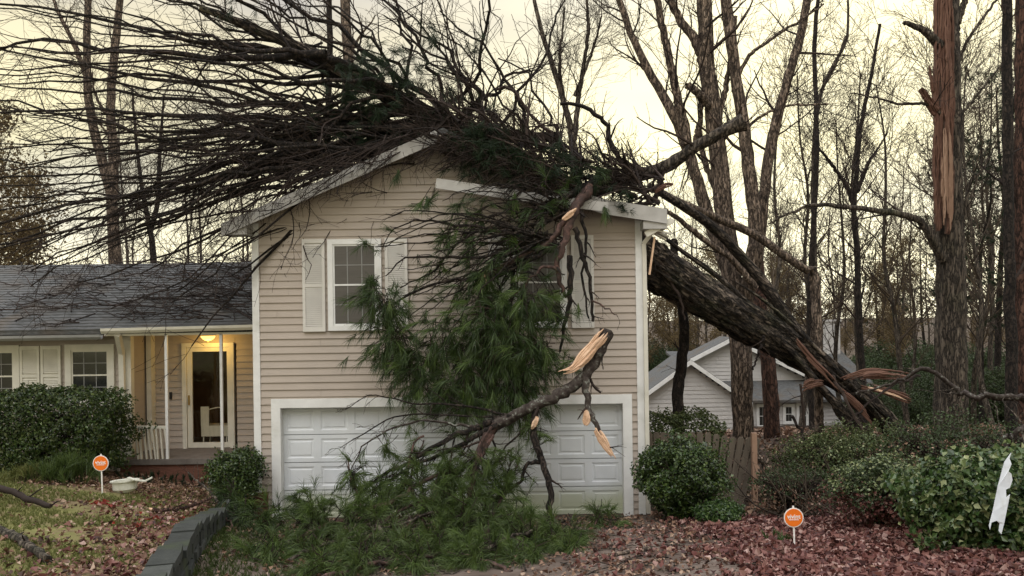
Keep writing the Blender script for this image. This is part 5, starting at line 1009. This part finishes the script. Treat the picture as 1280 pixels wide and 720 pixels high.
tree_thing('bare_tree', [([(192, 340, 30), (188, 290, 30), (180, 250, 30), (172, 190, 30), (165, 110, 30)], .15, .04), ([(188, 290, 30), (197, 250, 30), (200, 190, 30), (205, 120, 30)], .1, .04)], 'slim forked tree right of the grey trunk above the wing roof', 'barkdk', gbase(192, 30), gr=(10, 6, 3), twig='twigfar')
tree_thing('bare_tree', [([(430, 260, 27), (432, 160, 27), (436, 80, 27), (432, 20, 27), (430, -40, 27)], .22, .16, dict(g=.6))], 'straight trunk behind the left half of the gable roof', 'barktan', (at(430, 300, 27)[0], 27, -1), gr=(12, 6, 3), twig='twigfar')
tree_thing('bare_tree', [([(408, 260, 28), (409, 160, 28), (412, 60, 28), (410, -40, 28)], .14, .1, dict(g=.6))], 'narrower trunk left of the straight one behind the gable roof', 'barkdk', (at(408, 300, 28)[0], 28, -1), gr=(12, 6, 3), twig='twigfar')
tree_thing('bare_tree', [([(722, 240, 27), (718, 190, 27), (708, 140, 27), (690, 80, 27), (672, 20, 27), (665, -30, 27)], .15, .05), ([(718, 175, 27), (722, 130, 27), (728, 90, 27), (735, 40, 27), (732, -20, 27)], .1, .04), ([(715, 160, 27), (702, 110, 27), (700, 70, 27), (706, 10, 27)], .08, .03), ([(718, 120, 27), (740, 65, 27), (752, 20, 27)], .06, .03)],
 'vase shaped bare tree above the right half of the roof', 'barkgrey', (at(722, 300, 27)[0], 27, -1), gr=(16, 7, 3), twig='twig')
tree_thing('bare_tree', [([(1018, 300, 30), (1016, 250, 30), (1020, 150, 30), (1032, 100, 30), (1058, 50, 30), (1060, 0, 30)], .11, .04), ([(1018, 200, 30), (1022, 130, 30), (1045, 80, 30), (1057, 45, 30)], .07, .04)], 'slender tree whose twin stems cross against the sky right of the many-stemmed tree', 'barkgrey', gbase(1018, 30), gr=(16, 7, 3), twig='twig')

# ---- copied woodland
def template(name, h, r, seed, kind):
    global rng
    keep = rng; rng = np.random.default_rng(seed)
    t = thing(name, (0, 0, 0), 'x', 'tree'); mb = MB(); tw = MB(); lv = MB()
    z = np.linspace(0, h, 7); pts = np.c_[np.cumsum(rng.normal(0, h * .012, 7)), np.cumsum(rng.normal(0, h * .012, 7)), z]; pts[0, :2] = 0
    p_, r_ = limb(mb, pts, r, r * .2, 24, 8, .05)
    if kind == 'bare':
        a, b = grow(p_, r_, 26, (h * .16, h * .42), (22, 55), .22, N_=8, bias=(0, 0, .06), noise=.12, rr=(.25, .5), shrink=.6); b = np.clip(b, .014, .1); tubes(tw, a, b, 4)
        a, b = grow(a, b, 7, (h * .07, h * .16), (22, 50), .15, N_=6, bias=(0, 0, .05), noise=.12, rr=(.4, .7)); b = np.clip(b, .009, .03); tubes(tw, a, b, 3)
        a, b = grow(a, b, 4, (h * .03, h * .08), (22, 50), .15, N_=4, bias=(0, 0, .04), noise=.12, rr=(.5, .8)); b = np.clip(b, .007, .012); tubes(tw, a, b, 3)
    elif kind == 'leafy':
        a, b = grow(p_, r_, 30, (h * .18, h * .4), (30, 70), .12, N_=6, bias=(0, 0, .03), noise=.12, rr=(.2, .4), shrink=.5); b = np.clip(b, .012, .08); tubes(tw, a, b, 4)
        a, b = grow(a, b, 7, (h * .06, h * .13), (25, 60), .2, N_=5, noise=.14, rr=(.4, .7)); b = np.clip(b, .006, .02); tubes(tw, a, b, 3)
        q = a[:, 1:].reshape(-1, 3); q = np.repeat(q, 11, axis=0) + rng.normal(0, h * .018, (len(q) * 11, 3)); leaves(lv, q, rng.normal(0, 1, q.shape), .12)
    else:    # pine: bare pole, tufted top
        a, b = grow(p_, r_, 34, (h * .1, h * .22), (50, 85), .35, N_=6, bias=(0, 0, .03), noise=.1, rr=(.15, .3), shrink=.4); b = np.clip(b, .012, .07); tubes(tw, a, b, 4)
        a, b = grow(a, b, 6, (h * .03, h * .08), (30, 60), .25, N_=4, noise=.14, rr=(.4, .7)); b = np.clip(b, .006, .02); tubes(tw, a, b, 3)
        q = a[:, -1]; tufts(lv, q, a[:, -1] - a[:, -2], .35, 30, .8, .1, .022)
    bk = {'bare': 'barkgrey', 'leafy': 'barkgrey', 'pine': 'barkdk'}[kind]
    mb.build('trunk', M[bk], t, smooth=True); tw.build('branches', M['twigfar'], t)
    if lv.n: lv.build('foliage', M[{'leafy': 'tanleaf', 'pine': 'needledk'}[kind]], t)
    rng = keep; return t
def dup(src, loc, rz, sc, label, group):
    c = src.copy(); C.objects.link(c); c.location = loc; c.rotation_euler = (0, 0, rz); c.scale = (sc,) * 3; tag(c, label, None, group)
    for ch_ in list(src.children):
        k = ch_.copy(); C.objects.link(k); k.parent = c
    return c
tb = [template('bare_tree', 17, .14, 100 + i, 'bare') for i in range(4)]
tl = [template('leafy_tree', 11, .16, 200 + i, 'leafy') for i in range(2)]
tpn = [template('pine_tree', 18, .2, 300 + i, 'pine') for i in range(2)]
used = set(); rr2 = random.Random(5)
def put(t, px, Y, sc, label, group):
    x = at(px, 400, Y)[0]; loc = (x, Y, float(zg(x, Y)) - .05); rz = rr2.uniform(0, 6.28)
    if id(t) in used: dup(t, loc, rz, sc, label, group)
    else: used.add(id(t)); t.location = loc; t.rotation_euler = (0, 0, rz); t.scale = (sc,) * 3; tag(t, label, None, group)
WOODS = 'bare grey brown tree among the wood beyond the houses'
for k in range(42):       # the far bare wood, mostly right of the house
    px_ = rr2.uniform(800, 1330) if k < 32 else rr2.uniform(-60, 720); Y = rr2.uniform(34, 75) if px_ > 790 else rr2.uniform(34, 60)
    if px_ < 1080 and px_ > 790 and Y < 52: Y += 20
    put(tb[k % 4], px_, Y, rr2.uniform(.7, 1.15), WOODS, 'bare trees of the far wood')
for k in range(9): put(tb[k % 4], 960 + k * 42 + rr2.uniform(-15, 15), rr2.uniform(25, 32), rr2.uniform(.6, .85), 'bare tree standing nearer in the right hand wood', 'nearer bare trees on the right')
for k in range(10): put(tl[k % 2], rr2.choice([rr2.uniform(800, 905), rr2.uniform(800, 1130)]), rr2.uniform(52, 66), rr2.uniform(.75, .95), 'tree with tan autumn foliage beyond the neighbouring house', 'tan leaved trees beyond the neighbour')
for k in range(20): put(tl[k % 2], rr2.uniform(930, 1340), rr2.uniform(75, 110), rr2.uniform(.55, .85), 'dull brown leaved tree far back in the right hand wood', 'far brown leaved trees on the right')
for px_, Y, sc in ((-14, 28, 1.0), (24, 33, .95), (88, 40, .75), (-40, 30, 1.05)): put(tl[0], px_, Y, sc, 'tan leaved tree rising behind the left end of the wing roof', 'tan leaved trees behind the wing')
for k, (px_, Y, sc) in enumerate(((1245, 34, .8), (1290, 26, .62), (1210, 42, .8), (1225, 29, .55), (1330, 32, .9), (1160, 60, .7), (1100, 62, .62))): put(tpn[k % 2], px_, Y, sc, 'dark needled pine standing in the right hand wood', 'dark pines on the right')
# undergrowth of the wood: evergreen scrub
scrub = thing('evergreen_shrub', (0, 0, 0), 'x', 'shrub'); q, d_ = lumpy(9000, np.array((0, 0, 1.3)), (1.6, 1.4, 1.5), .35, .3, 77); mb = MB(); leaves(mb, q[q[:, 2] > 0], d_[q[:, 2] > 0] + rng.normal(0, .7, q[q[:, 2] > 0].shape), .11); mb.build('foliage', M['azalea'], scrub)
mb = MB(); pts = np.zeros((12, 4, 3)); a = rng.uniform(0, 6.28, 12)
for k in range(4): pts[:, k] = np.c_[np.cos(a) * .3 * k, np.sin(a) * .3 * k, np.full(12, .75 * k)]
tubes(mb, pts, np.tile([.05, .04, .03, .015], (12, 1)), 5); mb.build('stem', M['twigfar'], scrub)
for k in range(46):
    px_ = rr2.uniform(1075, 1340) if k < 34 else rr2.uniform(800, 1060); Y = rr2.uniform(32, 60) if k < 34 else rr2.uniform(52, 64)
    put(scrub, px_, Y, rr2.uniform(.55, .95) * (Y / 34 if Y > 34 else 1) ** .6, 'olive green evergreen shrub in the undergrowth of the right hand wood', 'evergreen shrubs of the undergrowth')

# ================================================================== LITTER, GRASS, STICKS
def scatter(name, n, fxy, zf, m, size, dens=None, z=.012, tilt=.45):
    x, y = fxy(n)
    if dens is not None: k = rng.random(len(x)) < dens(x, y); x, y = x[k], y[k]
    pos = np.c_[x, y, zf(x, y) + z + rng.random(len(x)) * .03]; mb = MB(); leaves(mb, pos, np.array((0, 0, 1.)) + rng.normal(0, tilt, pos.shape), size, wid=.4, fold=.3); return tag(mb.build(name, m), kind='stuff')
def pnoise(x, y, s=1.3): return .5 + .25 * (np.sin(x * s * 1.7 + y * s) + np.sin(y * s * 2.3 - x * s * .6 + 1.3)) * .9
o = scatter('red_leaves', 90000, lambda n: (rng.uniform(.6, 9, n), rng.uniform(7, 13.5, n)), zg, M['redleaf'], .072, lambda x, y: np.clip((x - 1.9 - .12 * (y - 8)) / 1.2 + .5 * (pnoise(x, y, 1.6) - .5), .05, 1) * (.55 + .45 * (pnoise(x, y, 3.1) > .35)) * np.where(y > 12, .4, 1)); tag(o, 'red brown fallen leaves carpeting the right yard', 'leaves')
o = scatter('driveway_leaves', 14000, lambda n: (rng.uniform(-4.5, 3.5, n), rng.uniform(7.5, 13.9, n)), zg, M['brownleaf'], .06, lambda x, y: np.clip(pnoise(x, y) * .7, .1, 1) * (x > wallx(y) + .1)); tag(o, 'brown leaves strewn over the driveway', 'leaves')
o = scatter('wood_leaves', 26000, lambda n: (rng.uniform(2.4, 22, n), rng.uniform(13.5, 34, n)), zg, M['brownleaf'], .13); tag(o, 'brown leaf litter on the ground of the wood', 'leaves')
o = scatter('lawn_leaves', 22000, lambda n: (rng.uniform(-12, -3, n), rng.uniform(6, 14.2, n)), zl, M['brownleaf'], .06, lambda x, y: (x < wallx(y) - .15) * np.clip(.04 + .62 * np.exp(-((wallx(y) - x) / 1.0) ** 2) + .2 * (pnoise(x, y, 1.1) > .7) + .35 * (y < 7.6), 0, 1)); tag(o, 'brown leaves scattered over the left lawn', 'leaves')
o = scatter('porch_leaves', 4500, lambda n: (rng.uniform(-8, -4.55, n), rng.uniform(12.6, 15.25, n)), zl, M['brownleaf'], .06, lambda x, y: sstep(12.6, 13.4, y) * (x < wallx(y) - .15)); tag(o, 'brown leaves drifted before the porch', 'leaves')
o = scatter('lawn_red_leaves', 7000, lambda n: (rng.uniform(-9, -3, n), rng.uniform(6, 13, n)), zl, M['redleaf'], .07, lambda x, y: (x < wallx(y) - .15) * np.exp(-((wallx(y) - x - .2) / .9) ** 2)); tag(o, 'red leaves gathered against the retaining wall on the lawn', 'leaves')
o = scatter('scarlet_leaves', 130, lambda n: (np.r_[rng.normal(-5.75, .14, n // 2), rng.normal(-4.5, .25, n - n // 2)], np.r_[rng.normal(11.3, .1, n // 2), rng.normal(10.4, .6, n - n // 2)]), zl, M['scarlet'], .06, lambda x, y: x < wallx(y) - .15, z=.03); tag(o, 'bright scarlet leaves on the lawn', 'leaves')
def grass(name, n, fxy, zf, h, label, dens, m='grass'):
    x, y = fxy(n); k = rng.random(n) < dens(x, y); x, y = x[k], y[k]; mb = MB(); pos = np.c_[x, y, zf(x, y)]
    tufts(mb, pos, np.c_[rng.normal(0, .2, (len(x), 2)), np.ones(len(x))], h, 7, .45, .4, .007); tag(mb.build(name, M[m]), label, 'grass', kind='stuff')
grass('grass', 26000, lambda n: (rng.uniform(-12, -3.2, n), rng.uniform(6.5, 14, n)), zl, .06, 'short yellow green grass on the left lawn', lambda x, y: (x < wallx(y) - .2) * (pnoise(x, y, 1.1) < .62) * .9)
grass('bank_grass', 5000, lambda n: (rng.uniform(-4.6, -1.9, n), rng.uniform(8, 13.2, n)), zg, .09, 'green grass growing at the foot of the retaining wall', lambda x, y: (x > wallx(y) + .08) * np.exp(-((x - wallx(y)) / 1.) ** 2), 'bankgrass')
def stick(px, r0, r1, label, bark='twig', left=False, group='sticks on the ground', end=None, tw_=4):
    q = P(*px); z = np.where(q[:, 0] < wallx(q[:, 1]), zl(q[:, 0], q[:, 1]), zg(q[:, 0], q[:, 1])) + r0; t = thing('fallen_stick', tuple(q[0]), label, 'stick', group)
    mb = MB(); q[:, 2] = np.where(np.abs(q[:, 2] - z) < .3, np.maximum(q[:, 2], z), q[:, 2]); p_, r_ = limb(mb, q, r0, r1, 16, 7, .12, wob=.008)
    if tw_: a, b = grow(p_, r_, tw_, (.15, .5), (30, 60), N_=5, noise=.2, bias=(0, 0, -.03)); tubes(mb, a, np.clip(b, .003, .01), 4)
    mb.build('stick', M[bark], t, smooth=True)
    if end: mb = MB(); limb(mb, P(px[-1] if end > 0 else px[0], tuple(np.array(px[-1] if end > 0 else px[0]) + (4 * end, -2, 0))), max(r1, r0) * .9, r1 * .4, 4, 6, .1); mb.build('broken_end', M['wood'], t)
    return t
stick([(-25, 600, 11.2), (5, 611, 11.0), (35, 624, 10.8), (64, 637, 10.6)], .045, .035, 'dark bare stick crossing the left edge of the lawn')
stick([(-10, 672, 8.6), (12, 688, 8.2), (32, 705, 7.8), (60, 735, 7.2)], .05, .045, 'thick grey stick at the bottom left corner of the lawn', 'barkgrey')
stick([(190, 637, 11.2), (215, 637, 11.3), (245, 630, 11.6), (264, 622, 11.9)], .025, .022, 'reddish stick lying across the leaves to the top of the retaining wall', 'barkred', end=-1)
stick([(272, 628, 11.9), (258, 610, 12.2), (245, 600, 12.4), (235, 590, 12.6)], .02, .008, 'forked grey twigs by the far end of the retaining wall', 'barkgrey', tw_=9)
stick([(735, 713, 9.5), (760, 711, 9.5), (790, 708, 9.6), (814, 704, 9.7)], .025, .02, 'pale peeled stick at the bottom of the driveway', 'barktan')
stick([(660, 659, 11.6), (690, 660, 11.6), (735, 662, 11.7)], .015, .012, 'thin pale stick right of the needle heap', 'barktan')
stick([(735, 690, 10.2), (765, 688, 10.3), (800, 676, 10.8)], .015, .012, 'small brown stick on the driveway toward the large shrub', 'twigred')
stick([(820, 676, 11), (850, 668, 11.3), (900, 668, 11.5)], .015, .01, 'slim brown twig below the large rounded shrub', 'twig')
stick([(455, 706, 9.9), (475, 705, 9.9), (500, 712, 9.8), (515, 722, 9.7)], .045, .03, 'thick dark stick with a white broken end before the heap', 'barkdk', end=-1)
stick([(945, 655, 12.6), (975, 648, 12.8), (1020, 640, 13), (1060, 630, 13)], .02, .012, 'grey stick in the thicket behind the right yard sign', 'barkgrey', tw_=10)
# large dead limbs over the right hand bushes
for pts, r0, r1, lb in [([(1290, 545, 13.5), (1240, 560, 13.6), (1190, 568, 13.7), (1140, 566, 13.8), (1110, 566, 13.9)], .06, .025, 'long grey dead limb lying over the right hand bushes'),
                        ([(1290, 500, 16), (1240, 495, 16), (1200, 492, 16.2), (1160, 460, 16.4), (1120, 478, 16.6), (1070, 492, 16.6)], .07, .02, 'twisting lichened dead limb running right from the broken orange wood'),
                        ([(1290, 530, 13.2), (1265, 545, 13.1), (1230, 570, 13), (1195, 585, 12.9)], .05, .02, 'short grey dead limb above the broadleaf bush'),
                        ([(945, 575, 15.2), (975, 572, 15.3), (1010, 566, 15.5)], .05, .04, 'peeled log lying just right of the fence post')]:
    t = thing('dead_limb', tuple(at(*pts[0])), lb, 'dead limb', 'dead limbs in the right hand bushes'); mb = MB(); tw = MB(); p_, r_ = limb(mb, P(*pts), r0, r1, 30, 9, .12, wob=.03)
    a, b = grow(p_, r_, 14, (.4, 1.4), (30, 75), .1, N_=7, noise=.22, rr=(.2, .5)); tubes(tw, a, np.clip(b, .005, .02), 4); a, b = grow(a, b, 4, (.2, .6), (25, 60), N_=5, noise=.18); tubes(tw, a, np.clip(b, .003, .01), 3)
    mb.build('limb', M['lichen'] if 'lichen' in lb or 'grey' in lb else M['barktan'], t, smooth=True); tw.build('twigs', M['barkgrey'], t)
# tangle of small brush near the fence gap
t = thing('brush_pile', gbase(990, 14.2), 'heap of broken dark twigs between the fence and the right hand bushes', 'brush'); mb = MB(); n = 60
st = np.c_[rng.uniform(4.3, 6.4, n), rng.uniform(12.6, 15, n), np.zeros(n)]; st[:, 2] = zg(st[:, 0], st[:, 1]); e_ = st + np.c_[rng.normal(0, .7, n), rng.normal(0, .4, n), rng.uniform(.2, 1.0, n)]; m_ = (st + e_) / 2 + rng.normal(0, .15, (n, 3))
pp = np.array([resample(np.array(k), 8) for k in zip(st, m_, e_)]); r_ = np.tile(np.linspace(.018, .006, 8), (n, 1)); tubes(mb, pp, r_, 4); a, b = grow(pp, r_, 8, (.3, .8), (25, 70), N_=6, noise=.2); tubes(mb, a, np.clip(b, .003, .01), 3); mb.build('twigs', M['twigfar'], t)
# white broken plastic tub by the porch
c = at(156, 596, 12.9); c[2] = float(zl(c[0], 12.9)) + .02
t = thing('plastic_tub', tuple(c), 'dirty white broken plastic basin lying by the porch railing', 'tub')
mb = MB(); n = 22
def oval(a, b, z): return [(c[0] + a * math.cos(2 * math.pi * k / n), c[1] + b * math.sin(2 * math.pi * k / n), c[2] + z + .015 * math.cos(2 * math.pi * k / n)) for k in range(n)]
v = oval(.13, .07, 0) + oval(.19, .11, .05) + oval(.2, .12, .17) + oval(.235, .14, .175) + oval(.235, .14, .195) + oval(.185, .105, .19) + oval(.17, .09, .06) + oval(.02, .02, .04)
mb.add(v, [(j * n + k, j * n + (k + 1) % n, (j + 1) * n + (k + 1) % n, (j + 1) * n + k) for j in range(7) for k in range(n)]); mb.add(v[:n], [list(range(n))[::-1]]); mb.build('basin', M['plastic'], t)
mb = MB(); q = np.array([(c[0] + .10, c[1] - .1, c[2] + .25), (c[0] + .22, c[1] - .12, c[2] + .22), (c[0] + .36, c[1] - .08, c[2] + .19), (c[0] + .46, c[1] - .04, c[2] + .24)]); 
for u, v_ in zip(q[:-1], q[1:]): bar(mb, u, v_, .07, .018)
mb.build('broken_rim', M['plastic'], t)
# torn white vinyl strip caught in the far right bush
t = thing('vinyl_strip', tuple(at(1245, 662, 8.1)), 'torn white vinyl strip standing in the broadleaf bush', 'debris')
pl_ = [(1264, 566), (1256, 578), (1248, 608), (1241, 640), (1236, 657), (1237, 662), (1239, 653), (1246, 651), (1250, 655), (1249, 664), (1252, 668), (1255, 654), (1260, 628), (1262, 618), (1258, 622), (1258, 612), (1263, 610), (1266, 600), (1264, 592), (1260, 589), (1264, 580), (1262, 573)]
w3 = [at(x, y, 8.1) for x, y in pl_]; mb = MB(); n = len(w3)
v = [(p[0], p[1] + .008 * math.sin(i * .9), p[2]) for i, p in enumerate(w3)]; v2 = [(p[0] + .004, p[1] + .012, p[2]) for p in v]; cc = np.mean(v, 0); 
import mathutils
tri = mathutils.geometry.tessellate_polygon([[Vector((p[0], p[2], 0)) for p in v]])
mb.add(v + v2, [tuple(t_) for t_ in tri]); mb.add(v + v2, [tuple(i + n for i in t_[::-1]) for t_ in tri]); mb.add(v + v2, [(i, (i + 1) % n, (i + 1) % n + n, i + n) for i in range(n)]); mb.build('strip', M['vinylwhite'], t)
print('done', len(bpy.data.objects))
